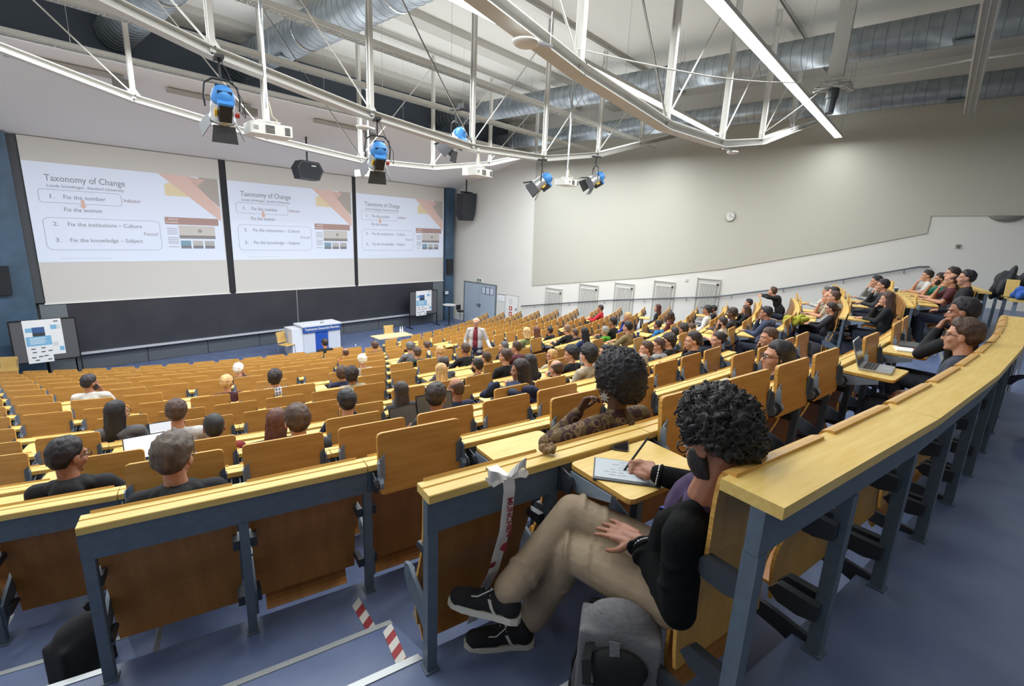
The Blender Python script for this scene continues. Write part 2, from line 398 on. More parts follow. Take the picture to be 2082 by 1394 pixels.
# ------------------------------------------------------------------ who sits where (row, x, head height, pose, head turn, hair, hair colour, clothing, skin, extras, label)
PEOPLE=[
(9,0.92,1.28,'',45,'short','black','white','mid','beard','bearded man with black hair in white shirt among empty left rows'),
(6,0.82,1.24,'',40,'long','black','grey','','glasses','person with long wavy black hair and grey top, glasses'),
(5,1.12,1.28,'T',None,'short','brown','white','light','','brown-haired person in white hoodie working at an open laptop'),
(4,1.16,1.20,'T',None,'buzz','black','red','mid','','close-cropped head low behind a tablet beside the white hoodie'),
(3,0.11,1.14,'T',30,'short','black','black','mid','glasses,big,fwd','dark-haired man in black jacket at the left frame edge'),
(2,0.46,1.12,'T',25,'tousled','greybrown','black','light','glasses,big,fwd','man with tousled grey-brown hair and black jacket, nearer left'),
(10,3.14,1.20,'',20,'short','white','darkgrey','light','','white-haired man in dark grey suit in the left block'),
(8,2.38,1.20,'',15,'short','blond','maroon','light','handneck','fair-haired man in maroon top with hand on his neck'),
(8,3.04,1.20,'',15,'curly','dark','plaid','light','','curly dark-haired man in blue and white plaid shirt'),
(4,1.64,1.16,'T',35,'long','auburn','darkgrey','light','','girl with long auburn hair leaning beside a brown-haired man'),
(3,1.42,1.24,'T',0,'short','brown','darkgrey','light','','brown-haired man beside the girl with long auburn hair'),
(4,2.26,1.24,'C',None,'short','black','navy','light','watch','dark-haired man with hand to head left of two laptops'),
(8,4.10,1.12,'',20,'curly','brown','navy','light','','curly brown-haired person in navy resting head on hand'),
(7,3.78,1.20,'C',25,'curly','dark','beige','mid','','dark curly-haired person in beige shirt next to navy top'),
(9,4.96,1.20,'',10,'short','silver','silver','light','','pale silver-haired head seen from behind, left block'),
(12,6.10,1.16,'',10,'bald','brown','red','mid','','balding brown head in the front half of left block'),
(15,6.96,1.32,'T',0,'short','dark','black','light','','dark head directly in front of the lectern'),
(12,6.90,1.24,'',10,'short','brown','black','light','','short-haired person by the blue bottle and black bag'),
(5,3.38,1.16,'T',None,'long','dark','darkgrey','mid','','dark parted head hidden behind two open laptops'),
(3,2.56,1.24,'C',30,'short','dark','darkgrey','mid','','dark-haired person with hand raised beside blue paper cup'),
(10,6.70,1.24,'',20,'short','greydark','grey','light','','grey-streaked dark head in grey top below the wooden table'),
(9,6.18,1.20,'',10,'short','brown','green','light','','brown-haired person in dark green jacket, back to camera'),
(11,7.86,1.12,'',5,'short','brown','white','light','','short-haired man in white shirt left of the speaker'),
(9,6.80,1.16,'',10,'bun','blond','grey','light','','blond head with hair tied in a bun'),
(8,6.68,1.24,'',-10,'short','brown','black','mid','','brown head just below the speaker in pale jacket'),
(7,5.44,1.16,'',10,'short','dark','grey','light','','dark-haired person in grey hoodie next to long blond hair'),
(6,4.64,1.20,'',10,'long','blond','black','light','','woman with long wavy blond hair and black top'),
(6,5.32,1.20,'',-15,'short','dark','black','light','beard','bearded man in black t-shirt with printed back'),
(7,6.32,1.16,'',-20,'short','brown','beige','light','','brown-haired person with bare neck right of bearded man'),
(6,5.90,1.28,'',-20,'short','brown','black','light','','brown-haired man in black beside the maroon hoodie'),
(8,7.74,1.16,'',-30,'short','greydark','black','light','','grey-haired person at the aisle end of left block'),
(7,7.18,1.24,'',-20,'short','brown','maroonhood','light','','brown-haired person in maroon hoodie near the centre aisle'),
(5,5.50,1.24,'',-25,'long','black','black','light','','black-haired woman with a pale hair clip'),
(4,4.36,1.28,'',-30,'long','dark','black','mid','','dark long-haired person behind the woman with hair clip'),
(6,7.10,1.12,'',-35,'short','blond','beige','light','glasses','short-haired blond woman with glasses in profile'),
(4,5.04,1.20,'',-10,'balding','brown','darkgrey','light','','balding man in dark jacket, crown bare'),
(4,3.44,1.20,'T',-20,'bald','','navy','mid','','completely bald man with folded navy jacket beside him'),
(5,6.46,1.24,'',-35,'curly','black','black','light','','black curly-haired person with white hoodie cords'),
(4,5.58,1.32,'',-10,'curly','black','beige','light','','black curly head right of an open laptop screen'),
(9,9.66,1.24,'',0,'bob','blond','olive','light','','woman with blond bob and olive top holding a phone'),
(9,10.16,1.20,'',0,'long','auburn','black','light','','woman with long auburn hair, chin on hand, right block'),
(9,10.92,1.12,'C',0,'short','black','black','mid','','black-haired person in black, hand at mouth, right block'),
(8,10.30,1.24,'',0,'short','lightbrown','black','light','','light-brown-haired head between black top and dark suit'),
(8,10.80,1.08,'C',0,'short','brown','darksuit','light','','brown-haired man in dark suit with hand on cheek'),
(7,9.62,1.24,'',0,'long','black','navyblue','light','','woman with long black ponytail in blue denim shirt'),
(9,14.88,1.32,'',10,'buzz','dark','brightred','mid','','man in bright red shirt alone near the side wall'),
(7,10.64,1.16,'',-5,'short','grey','lime','light','glasses','grey-haired man in lime green jacket, hand on chin'),
(7,11.16,1.32,'',0,'short','black','black','mid','','dark-haired man in black before a blond man in blue'),
(7,12.38,1.32,'',0,'short','blond','blue','light','','blond man in royal blue sweater facing left'),
(6,10.04,1.32,'',0,'short','black','khaki','light','','dark-haired man in khaki top with pointed profile'),
(7,15.62,1.20,'',0,'long','darkred','black','light','','woman with straight dark red hair near the radiators'),
(6,13.08,1.24,'',0,'buzz','dark','darkred','dark','','shaven-headed man in dark red top, right block'),
(6,13.58,1.08,'C',0,'short','dark','striped','light','','dark-haired man in black and white striped shirt'),
(6,11.84,1.16,'',0,'short','black','bluehood','mid','','man in navy sleeves and bright blue hooded jacket'),
(5,10.46,1.12,'',0,'short','black','black','light','','black-haired man lowered over the tablet by blue cup'),
(5,11.08,1.12,'',0,'curly','dark','white','mid','','dark curly-haired person in white top, right block aisle'),
(5,11.62,1.08,'',-5,'short','brown','black','light','','short brown-haired man in black top right of curly head'),
(5,13.44,1.32,'L',5,'cap','black','white','mid','','man in white shirt and dark cap by last radiator'),
(5,15.74,1.08,'C',5,'short','black','darksuit','mid','beard','bearded man in dark suit under the handrail bend'),
(4,11.08,1.20,'C',0,'short','dark','beige','light','beard','bearded man in beige with hand covering his face'),
(4,8.04,1.20,'C',-40,'curly','dark','black','light','watch','young man with big dark curls and orange wristwatch'),
(3,6.86,1.28,'',-40,'short','dark','black','light','','dark-haired young man with bare neck looking left'),
(3,7.58,1.20,'T',-40,'bun','dark','black','light','','person with dark hair tied back near an upright tablet'),
(4,7.14,1.20,'',-35,'short','brown','grey','light','','brown-haired man in front of grey hood, end of left block'),
(4,7.54,1.20,'T',-30,'short','brown','greyhood','light','','brown-haired person in pale grey hoodie, half hidden'),
(4,6.24,1.24,'',-40,'balding','black','grey','light','beard','bearded man with thinning black crown, left block end'),
(5,7.42,1.16,'',-40,'short','black','black','light','','dark cropped head behind thinning-crowned bearded man'),
(3,5.32,1.20,'',-10,'balding','grey','beige','light','','grey balding head just above the large afro'),
(4,11.82,1.32,'',0,'short','dark','darkgrey','dark','','dark head low behind upright tablets by side wall'),
(4,14.86,1.08,'',0,'long','brown','black','light','','woman with brown hair beside a blue cup, right block'),
(3,10.74,1.32,'C',5,'short','black','slate','mid','','man in slate blue hoodie leaning on his hand'),
(4,15.36,1.20,'',0,'short','black','black','light','','black-haired head behind man in slate hoodie'),
(3,16.24,1.32,'F',25,'short','brown','black','light','','boy in black resting on crossed arms atop upright tablet'),
(2,15.56,1.20,'T',10,'short','greydark','white','light','','person with dark cap-like hair in white shirt, far right'),
(2,13.02,1.28,'C',5,'balding','red','beige','light','','balding red-haired man in beige, hand at cheek'),
(2,12.52,1.32,'L',5,'short','brown','greyhood','light','','brown-haired person behind balding red-haired man'),
(2,11.98,1.12,'T',5,'tousled','dark','darksuit','light','glasses','man with tousled dark hair and glasses in navy suit'),
(2,6.94,1.20,'C',-45,'short','brown','darkgrey','light','','brown-haired head propped on hand behind upright tablets'),
(1,4.12,1.20,'L',-40,'long','black','black','light','glasses','person with shoulder-length black hair and red glasses'),
(2,13.80,1.32,'L',5,'short','black','black','light','','flat dark-haired head below the handrail end'),
(1,14.36,1.32,'C',10,'short','black','greyhood','light','','black-haired man in grey hoodie with raised fist'),
(1,12.96,1.32,'C',10,'short','black','darkgrey','light','','black-haired man beside grey hoodie, chin on hand'),
(1,10.96,1.20,'C',5,'long','brown','black','light','watch','woman with long brown hair and fringe, hand on cheek'),
(0,14.80,1.20,'C',10,'short','dark','white','light','','dark-haired man in white t-shirt in the last row'),
(0,13.46,1.20,'C',10,'short','dark','teal','light','beard','bearded man in teal t-shirt rubbing his eye'),
(0,12.96,1.32,'L',10,'short','dark','darkgrey','light','','greying head at the back against the white wall'),
(0,12.24,1.24,'C',10,'bald','','burgundy','light','','bald man in burgundy shirt with finger on lip'),
(0,11.40,1.32,'L',10,'short','black','black','light','','dark-haired man in black sweater in last row'),
(0,5.85,1.24,'S',-5,'short','black','black','mid','','man in black pressing both fists to his face'),
(0,4.75,1.15,'L',-5,'tousled','brown','slateshirt','light','glasses,big','man with thick brown hair, glasses and slate shirt slouching'),
]

for p in PEOPLE:
    s = seat_at(p[0], p[1])
    if s: OCC.add(s)
    if p[3] != 'F':
        s = seat_at(p[0]+1, p[1])
        if s: DOWN.add(s)
def setdn(n, x, v=True):
    s = seat_at(n, x)
    if s: (DOWN.add if v else DOWN.discard)(s)
OCC.add(seat_at(0, 1.9)); OCC.add(seat_at(1, 2.35))
setdn(1, 1.95); setdn(2, 2.2)                  # the writing man's and the afro-haired woman's tablets
for n, x in ((1, 5.0), (1, 6.3), (2, 4.5), (3, 3.95), (4, 2.75), (4, 3.15), (5, .95), (5, 1.62), (5, .45), (6, 1.25), (6, 7.6), (7, 5.4), (7, 4.9), (7, 11.8), (6, 10.8), (4, 12.4), (8, 10.5), (10, 1.15), (16, 8.2), (1, 14.0), (15, 10.2), (15, 10.8), (16, 10.4), (13, 9.9), (10, 12.9), (9, 6.9)): setdn(n, x)
BLK = ['left', 'right']
allseats = []
for n in range(NR):
    for b in (0, 1):
        ta, cnt = SEATS[(b, n)]
        rk = ORD[n]
        fr = thing('bench_frame', 'steel bench frame with yellow wooden rail, %s row from the back, %s block' % (rk, BLK[b]), 'bench frame', T(*arc(RR(n), ta, ZC+ZR[n]-.8)), 'curved bench frames')
        inv = fr.matrix_world.inverted()
        wide = n == 0
        k = 0
        while k < cnt:
            m_ = 2 if k+1 < cnt else 1
            tm = ta+(k+m_/2)*PITCH/RR(n)
            Mx = inv @ Mrow(n, tm)
            if wide or n <= 4 or k % 2 == 0: link('rail_board', ME[('wide%d' if wide else 'rail%d') % m_], fr, Mx)
            link('beam', ME['beam%d' % m_], fr, Mx)
            k += m_
        for k in range(cnt+1):
            if n > 6 and k % 2 and k != cnt: continue
            link('post', ME['post'], fr, inv @ Mrow(n, ta+(k*PITCH+(.024 if k == 0 else -.024 if k == cnt else 0))/RR(n)))
        for k in range(cnt):
            tm = ta+(k+.5)*PITCH/RR(n)
            P = arc(RR(n), tm, ZC+ZR[n])
            kk = cnt-1-k if b == 0 else k
            allseats.append(((P-Vector((0, 0, ZC))).length, b, n, k, kk, tm))
allseats.sort()
NEAR = set((a[1], a[2], a[3]) for a in allseats[:300])
NOTAB = {(0, 1, 0), (0, 2, 0), (0, 2, 1), (0, 3, 0), (0, 3, 1)}
stuffF = {}
def seat_parts(b, n, k):
    L = [('backrest', 'backw' if n == 0 else 'back'), ('seat_pan', 'pan_down' if (b, n, k) in OCC else 'pan_up')]
    if n > 0 and (b, n, k) not in NOTAB: L.append(('tablet', 'tab_dn' if (b, n, k) in DOWN else 'tab_up'))
    return L
far = MB(); far_m = [WOOD_TOP, BEECH, WOOD_EDGE, BEECH2, STEEL]; far_i = []
for d, b, n, k, kk, tm in allseats:
    Mx = Mrow(n, tm)
    if (b, n, k) in NEAR:
        up = (b, n, k) not in DOWN
        if n == 0: lab = 'tip-up plywood seat, %s from centre aisle, last row, %s block' % (ORD[kk], BLK[b])
        elif (b, n, k) in NOTAB: lab = 'tip-up seat without tablet, %s from centre aisle, %s row from back, %s block' % (ORD[kk], ORD[n], BLK[b])
        else: lab = 'tip-up seat, tablet %s, %s from centre aisle, %s row from back, %s block' % ('upright' if up else 'lowered', ORD[kk], ORD[n], BLK[b])
        t = thing('lecture_seat', lab, 'seat', Mx, 'tip-up lecture seats')
        for nm, key in seat_parts(b, n, k):
            o = link(nm, ME[key], t)
            if nm == 'tablet':
                for s in (-1, 1): link('hinge_arm', ME[('hu%d' if up else 'hd%d') % s], o)
                for s in (-1, 1): link('hinge_bracket', ME['br%d' % s], t)
        if n <= 3 or (b == 1 and n <= 5): [link('mounting_clip', ME['mountB' if n == 0 else 'mount'], t, T(sx*.262, 0, cz)) for sx in (-1, 1) for cz in (-.30, -.62)]
        if n <= 3: link('support_arm', ME['armB' if n == 0 else 'arm'], t)
    else:
        for nm, key in seat_parts(b, n, k)+[('h', 'hu1'), ('h', 'br1')]:
            me = ME[key]; base = len(far.v)
            far.v.extend([tuple(Mx @ v.co) for v in me.vertices])
            for p in me.polygons:
                far.f.append(tuple(i+base for i in p.vertices)); far.mi.append(far_m.index(me.materials[p.material_index]) if me.materials[p.material_index] in far_m else 4)
if far.f:
    fo = far.build('distant_lecture_seats', far_m)
    tag(fo, 'distant tip-up lecture seats in the frontmost rows of the hall', 'seats'); fo['kind'] = 'stuff'

# ------------------------------------------------------------------ luminaires
LOUV = mat('louvre_aluminium', 'd6d8d6', .3, .7)
GLOW = mat('lit_tube_diffuser', 'fffdf6', .5, emit=9.)
def luminaire(yy, xa, xb, lit, label, z=8.0, pw=1.):
    t = thing('luminaire', label, 'ceiling light', T((xa+xb)/2, yy, z))
    L = xb-xa
    mb = MB(); mb.prism([(-.10, 0), (.10, 0), (.10, .07), (.05, .10), (-.05, .10), (-.10, .07)], L, (0, 0, 0), YZ()); mb.build('housing', WHITEP, t)
    ns = max(1, round(L/1.55)); sl = L/ns
    for i in range(ns):
        x0 = -L/2+i*sl
        if lit:
            MB().box((x0+sl/2, 0, -.008), (sl-.02, .17, .012)).build('diffuser', GLOW, t)
        else:
            mb = MB()
            for s in (-1, 0, 1): mb.box((x0+sl/2, s*.075, -.012), (sl-.02, .006, .024))
            k = int(sl/.075)
            for j in range(k): mb.box((x0+(j+.5)*sl/k, 0, -.012), (.004, .15, .022))
            mb.build('louvre', LOUV, t)
            MB().box((x0+sl/2, 0, .004), (sl-.04, .14, .004)).build('reflector', mat('lamp_reflector', 'eef0ee', .3, .3), t)
    for i in range(int(L/2.6)+1):
        MB().cyl((-L/2+.6+i*2.6, 0, .1), (-L/2+.6+i*2.6, 0, ZCEIL-z), .004, n=4).build('hanger', CHROME, t)
    for up in (0, 1) if pw else ():                           # louvres hide the tubes; upward lamps are added to brighten the ceiling
        ld = bpy.data.lights.new('luminaire_and_fill', 'AREA'); ld.shape = 'RECTANGLE'; ld.size = L; ld.size_y = .18
        ld.energy = LAMP_W*pw*L/1.55*(.15 if up else 1.); ld.color = (.93, .97, 1.)
        if not lit and not up: ld.spread = math.radians(176)
        lo = bpy.data.objects.new('luminaire_and_fill', ld); COL.objects.link(lo); lo.parent = t
        lo.matrix_local = T(0, 0, .12) @ Rx(math.pi) if up else T(0, 0, -.04)
    return t
luminaire(13.4, -1.2, 16.7, False, 'white louvre strip light over the stage, farthest of the row', pw=2.7)  # louvred strips also shine, the far ones strongest to brighten the stage
luminaire(10.65, -1.2, 16.5, False, 'white louvre strip light between the two far trusses', pw=2.3)
luminaire(8.2, -1.2, 16.85, False, 'white louvre strip light beside the middle truss', pw=1.9)
luminaire(5.65, -1.2, 15.4, True, 'glowing strip light running behind the nearest truss', pw=1.1)
luminaire(2.85, -1.2, 17.4, True, 'brightest glowing strip light in front of nearest truss')
luminaire(.1, -1.2, 15.75, False, 'unlit louvre strip light hanging at the upper right', pw=.2)  # lamp itself is off; dim fill light added to lift the foreground
luminaire(-2.5, -1.2, 15.75, False, 'dim unseen strip light over the rear landing behind the last row', pw=.2)  # out of view; added with dim fill for the rear landing

# ------------------------------------------------------------------ stage wall: screens, boards
CLOTH = mat('screen_cloth', 'cfcdc9', .9)
PROJ = mat('projected_white', 'd3dcee', .9, emit=.16)
def flat(name, col, e=.5): return mat('projected_'+name, col, .9, emit=e*.22)
TXT = flat('text_grey', '8b8f97', .2)
def screen(x0, x1, label):
    t = thing('projection_screen', label, 'screen', T(0, 19.9, 0))
    def R_(nm, xa, xb, za, zb, y, m, p=t): return MB().box(((xa+xb)/2, y, (za+zb)/2), (xb-xa, .004, zb-za)).build(nm, m, p)
    MB().box(((x0+x1)/2, 0, 4.575), (x1-x0, .012, 4.77)).build('cloth', CLOTH, t)
    MB().box(((x0+x1)/2, -.005, 2.19), (x1-x0+.06, .05, .04)).build('bottom_bar', WHITE, t)
    sl = R_('projected_slide', x0, x1-.03, 3.43, 6.29, -.010, PROJ)
    W_ = x1-.03-x0; k = W_/5.05
    def X(v): return x0+(v-1.49)*k
    def poly(nm, pts, m, y): return MB().prism([(X(a), b) for a, b in pts], .003, (0, y, 0), XZ()).build(nm, m, sl)
    def txt(s, xa, xb, z, size, m=TXT, **kw):
        me = text_mesh(s, size, .002, width=(xb-xa)*k, **kw); me.materials.clear(); me.materials.append(m)
        xs = min(v.co.x for v in me.vertices)
        return link('slide_text', me, sl, T(X(xa)-xs, -.016, z) @ Matrix.Rotation(math.pi/2, 4, 'X'))
    poly('slide_shape', [(5.9, 6.288), (6.5, 6.288), (6.5, 5.3), (5.78, 5.98)], flat('taupe', 'aea8a2', .25), -.0125)
    poly('slide_shape', [(4.86, 5.96), (5.05, 6.05), (5.62, 5.60), (4.86, 5.60)], flat('sand', 'dccfb0', .4), -.0125)
    poly('slide_shape', [(4.72, 6.288), (5.55, 6.288), (6.5, 5.26), (6.5, 4.82)], flat('rose', 'd6bbb3', .42), -.0145)
    poly('slide_shape', [(5.55, 6.288), (6.1, 6.22), (5.82, 5.98)], flat('rose2', 'd0b4ae', .4), -.0145)
    txt('Taxonomy of Change', 1.92, 3.80, 5.78, .26)
    txt('Londa Schiebinger, Stanford University', 1.94, 3.76, 5.61, .12, shear=.25)
    def rbox(xa, xb, za, zb, r):
        pts = []
        for cx, cz, a0 in ((X(xb)-r, zb-r, 0), (X(xa)+r, zb-r, 90), (X(xa)+r, za+r, 180), (X(xb)-r, za+r, 270)):
            for i in range(5): a = math.radians(a0+22.5*i); pts.append((cx+r*math.cos(a), -.014, cz+r*math.sin(a)))
        MB().tube(pts, .008, 4, True).build('slide_outline', flat('outline', 'b4bac4', .4), sl)
    rbox(1.74, 3.66, 5.17, 5.54, .08); rbox(1.74, 4.6, 3.80, 4.74, .14)
    txt('1.', 1.98, 2.09, 5.29, .17); txt('Fix the number', 2.28, 3.26, 5.29, .17)
    txt('Indicator', 3.72, 4.16, 5.30, .15, flat('plum', '9c7a86', .3)); txt('Fix the women', 2.25, 3.13, 4.93, .17)
    poly('slide_arrow', [(2.66, 5.28), (2.74, 5.28), (2.74, 5.12), (2.79, 5.12), (2.70, 5.02), (2.61, 5.12), (2.66, 5.12)], flat('arrow', 'd8b3a6', .4), -.016)
    txt('2.', 1.95, 2.07, 4.50, .17); txt('Fix the institutions \u2013 Culture', 2.28, 4.10, 4.50, .17)
    txt('Focus!', 4.14, 4.53, 4.27, .15, flat('plum2', '9a8890', .3))
    txt('3.', 1.95, 2.07, 4.03, .17); txt('Fix the knowledge \u2013 Subject', 2.28, 4.08, 4.03, .17)
    poly('slide_text', [(2.0, 3.545), (3.2, 3.545), (3.2, 3.53), (2.0, 3.53)], flat('footline', 'c2c8d0', .45), -.013)
    poly('slide_banner', [(4.76, 4.90), (6.40, 4.90), (6.40, 4.66), (4.76, 4.66)], flat('banner', 'aa8f8a', .3), -.013)
    wt = flat('bannertext', 'efe9ea', .5)
    txt('Gendered', 4.86, 5.14, 4.81, .08, wt); txt('Innovations', 4.79, 5.14, 4.71, .08, wt)
    poly('slide_photo', [(5.14, 4.63), (6.26, 4.63), (6.26, 4.30), (5.14, 4.30)], flat('photo', 'c3c0bd', .4), -.013)
    poly('slide_photo', [(5.14, 4.30), (6.26, 4.30), (6.26, 4.19), (5.14, 4.19)], flat('caption', '8d8a8a', .25), -.013)
    MB().ell((X(5.78), -.014, 4.46), (.07, .003, .07)).build('slide_photo', flat('photo_dark', '9c9894', .3), sl)
    for i, c in enumerate(('7fa0b4', 'b8b8b8', 'b0b0b2')): poly('slide_photo', [(5.16+i*.37, 4.12), (5.47+i*.37, 4.12), (5.47+i*.37, 3.85), (5.16+i*.37, 3.85)], flat('thumb%d' % i, c, .35), -.013)
    for i in range(3): poly('slide_photo', [(5.16+i*.37, 3.95), (5.47+i*.37, 3.95), (5.47+i*.37, 3.85), (5.16+i*.37, 3.85)], flat('thumbbar', '84858a', .25), -.0145)
    for i in range(12):
        if i % 5 == 0: continue
        poly('slide_text', [(4.80, 4.60-i*.062), (5.10, 4.60-i*.062), (5.10, 4.575-i*.062), (4.80, 4.575-i*.062)], flat('menu', 'a9adb6', .35), -.013)
screen(1.50, 6.55, 'white projection screen showing the taxonomy slide, leftmost of three')
screen(6.78, 11.80, 'white projection screen showing the taxonomy slide, middle of three')
screen(11.98, 17.08, 'white projection screen showing the taxonomy slide, rightmost of three')
for i, (xa, xb) in enumerate(((6.555, 6.775), (11.805, 11.975))):
    struct(MB().box(((xa+xb)/2, 19.97, 4.6), (xb-xa, .1, 4.75)).build('trim_%d' % (6+i), mat('black_gap', '23252b', .7)))
struct(MB().box((1.36, 19.99, 4.6), (.26, .1, 4.75)).build('trim_8', mat('dark_gap', '4b4f55', .7)))
BOARD = mat('blackboard_slate', '33353d', .45, col2='3a3b43', scale=1.2, detail=6)
bb = thing('blackboard', 'long dark blackboard under the screens with pale chalk ledge', 'blackboard', T(8.9, 19.95, .55))
for xa, xb in ((1.95, 9.08), (9.10, 16.4)): MB().box(((xa+xb)/2-8.9, -.02, .85), (xb-xa, .05, 1.62)).build('board_panel', BOARD, bb)
MB().box((9.09-8.9, -.05, .85), (.03, .03, 1.62)).build('joint', mat('joint_grey', '8f9499', .5), bb)
MB().box((.25, -.12, .02), (14.6, .18, .05)).build('chalk_ledge', mat('ledge_alu', 'c3c7cf', .5), bb)
for i in range(8): MB().box((1.95+.95+i*1.84-8.9, .0, -.28), (1.82, .06, .52)).build('lower_panel', mat('plinth_grey', '5a5f66', .7), bb)
MB().box((10.3-8.9, -.13, .05), (.5, .05, .02)).build('chalk_tray_tape', mat('chalk_orange', 'b98a58', .7), bb)
struct(MB().box((1.65, 19.96, 1.1), (.6, .1, 2.16)).build('trim_9', mat('column_grey', '6f777c', .7)))
struct(MB().box((16.75, 19.96, 1.1), (.7, .1, 2.16)).build('trim_10', mat('column_grey', '6f777c', .7)))
# pinboards with posters
PAPER = mat('poster_paper', 'eceef0', .8)
CY = mat('poster_cyan', '7fb8dc', .7); LG = mat('poster_grey', 'd3dade', .7); NV = mat('poster_photo_sky', '3f5f94', .7); INK = mat('poster_ink', '53575f', .7)
def pinboard(xa, xb, za, zb, y, pxa, pxb, label, rz):
    t = thing('pinboard', label[0], 'pinboard', T((xa+xb)/2, y, 0) @ Rz(rz))
    w_ = xb-xa
    MB().box((0, 0, (za+zb)/2), (w_, .03, zb-za)).build('panel', mat('pinboard_felt', '5c5c60', .95), t)
    for z in (za, zb): MB().box((0, 0, z), (w_+.06, .045, .04)).build('frame_bar', BLACK, t)
    for s in (-1, 1):
        mb = MB(); mb.box((s*(w_/2+.015), 0, (zb)/2), (.035, .04, zb)); mb.box((s*(w_/2+.015), 0, .02), (.04, .55, .035)); mb.build('leg', BLACK, t)
    p = thing('poster', label[1], 'poster', T((xa+xb)/2, y, 0) @ Rz(rz) @ T((pxa+pxb)/2-(xa+xb)/2, -.022, 0))
    pw = pxb-pxa; ph = zb-za+.04; z0 = za-.03
    def bx(nm, u0, u1, v0, v1, m, d=.002): MB().box(((u0+u1-1)/2*pw, -d, z0+(v0+v1)/2*ph), ((u1-u0)*pw, .003, (v1-v0)*ph)).build(nm, m, p)
    bx('sheet', 0, 1, .16, 1, PAPER, 0); bx('sheet', 0, .66, 0, .16, PAPER, 0)
    bx('print_block', .05, .22, .72, .82, CY); bx('print_block', .22, .54, .62, .83, NV); bx('print_block', .22, .54, .62, .70, mat('poster_building', '3a4048', .7), .004); bx('print_block', .70, .86, .76, .86, CY); bx('print_block', .86, .96, .76, .86, LG)
    bx('print_block', .03, .68, .40, .62, CY); bx('print_block', .70, .84, .36, .46, LG); bx('print_block', .86, .98, .24, .34, CY)
    for i, (u, v) in enumerate(((.12, .32), (.38, .33), (.14, .24), (.36, .24), (.55, .25), (.1, .12), (.28, .13), (.42, .14), (.5, .05), (.18, .05))): bx('print_mark', u, u+.11, v, v+.025, INK)
    for i in range(4): bx('print_line', .12, .55-.05*(i % 2), .57-i*.04, .585-i*.04, PAPER, .004)
    for u in (.80,): bx('print_mark', u, u+.12, .93, .955, INK)
pinboard(.62, 1.98, .66, 1.87, 19.0, .87, 1.68, ('grey pinboard on black legs by the left stage panel', 'conference poster with blue blocks on the left pinboard'), 0)
pinboard(14.36, 16.06, .62, 1.83, 19.2, 14.72, 15.70, ('grey pinboard on black legs at the right end of blackboard', 'conference poster with blue blocks on the right pinboard'), 0)
# lectern
lec = thing('lectern', 'white lectern desk with blue banner in front of blackboard', 'lectern', T(8.95, 17.6, 0) @ Rz(-.03))
LW = mat('lectern_white', 'dfe3ea', .6); LB = mat('lectern_blue', '1f4fae', .55)
MB().box((0, .35, .52), (1.5, .7, 1.04)).build('body', LW, lec)
MB().box((-.96, .35, .50), (.40, .7, 1.0)).build('side_cabinet', LW, lec)
MB().box((0, .33, 1.07), (1.58, .8, .06)).build('top', LW, lec)
MB().box((0, -.03, .94), (1.50, .06, .26)).build('name_banner', mat('lectern_blue_dark', '2b56a0', .6), lec)
MB().box((-.02, -.012, .45), (.50, .03, .82)).build('blue_panel', LB, lec)
for s in (-1, 1): MB().box((s*.5-.01, -.008, .42), (.44, .02, .78)).build('front_panel', mat('lectern_panel', 'ccd2dc', .6), lec)
me = text_mesh('Technische Universit\u00e4t M\u00fcnchen', .13, .003, bold=True, width=1.38); me.materials.append(WHITE)
link('lettering', me, lec, T(-.69, -.064, .90) @ Rx(math.pi/2))
for i, x in enumerate((.05, .13)):
    mc = thing('gooseneck_microphone', 'small black gooseneck microphone on lectern, %s one' % ('left', 'right')[i], 'microphone', T(8.95+x, 17.75, 1.10), 'lectern microphones')
    mb = MB(); mb.lathe([(.03, 0), (.03, .015), (.006, .02)], n=8); mb.tube([(0, 0, .02), (0, 0, .1), (0, -.03, .16)], .005, 6); mb.build('stem', BLACK, mc)
    MB().cap((0, -.03, .16), (0, -.05, .19), .013, .015, 8).build('head', BLACK, mc)
def stacking_chair(x, y, rz, label):
    t = thing('wooden_chair', label, 'chair', T(x, y, 0) @ Rz(rz), 'stage chairs')
    ch = mat('chair_ply', 'c9a45c', .5, col2='d4b26c', scale=4)
    link('seat', shell(lerp_curve([(-.2, .45), (0, .44), (.18, .45), (.22, .43)], 2), .42, .012, 'seat', [ch, ch]), t)
    link('backrest', shell(lerp_curve([(-.2, .50), (-.23, .6), (-.27, .85), (-.28, .9)], 2), .42, .012, 'backrest', [ch, ch]), t)
    for sx in (-1, 1):
        MB().tube([(sx*.19, -.26, .82), (sx*.19, -.21, .44), (sx*.2, -.24, .01)], .011, 6).build('leg', CHROME, t)
        MB().tube([(sx*.19, -.2, .43), (sx*.19, .19, .43), (sx*.2, .22, .01)], .011, 6).build('leg', CHROME, t)
stacking_chair(7.62, 17.75, math.radians(-160), 'wooden chair standing left of the white lectern')
stacking_chair(11.35, 16.45, math.radians(170), 'wooden chair behind the low wooden table with bottles')
stacking_chair(.35, 18.8, math.radians(150), 'wooden chair half hidden beside the left pinboard')
tb = thing('wooden_table', 'light wooden table with bottles right of the lectern', 'table', T(10.8, 15.6, 0) @ Rz(-.08))
MB().bbox((0, 0, .735), (1.5, .7, .03), .03).build('top', mat('table_maple', 'd8c698', .5), tb)
for sx in (-1, 1):
    for sy in (-1, 1): MB().cyl((sx*.66, sy*.28, 0), (sx*.66, sy*.28, .72), .018, n=8).build('leg', CHROME, tb)
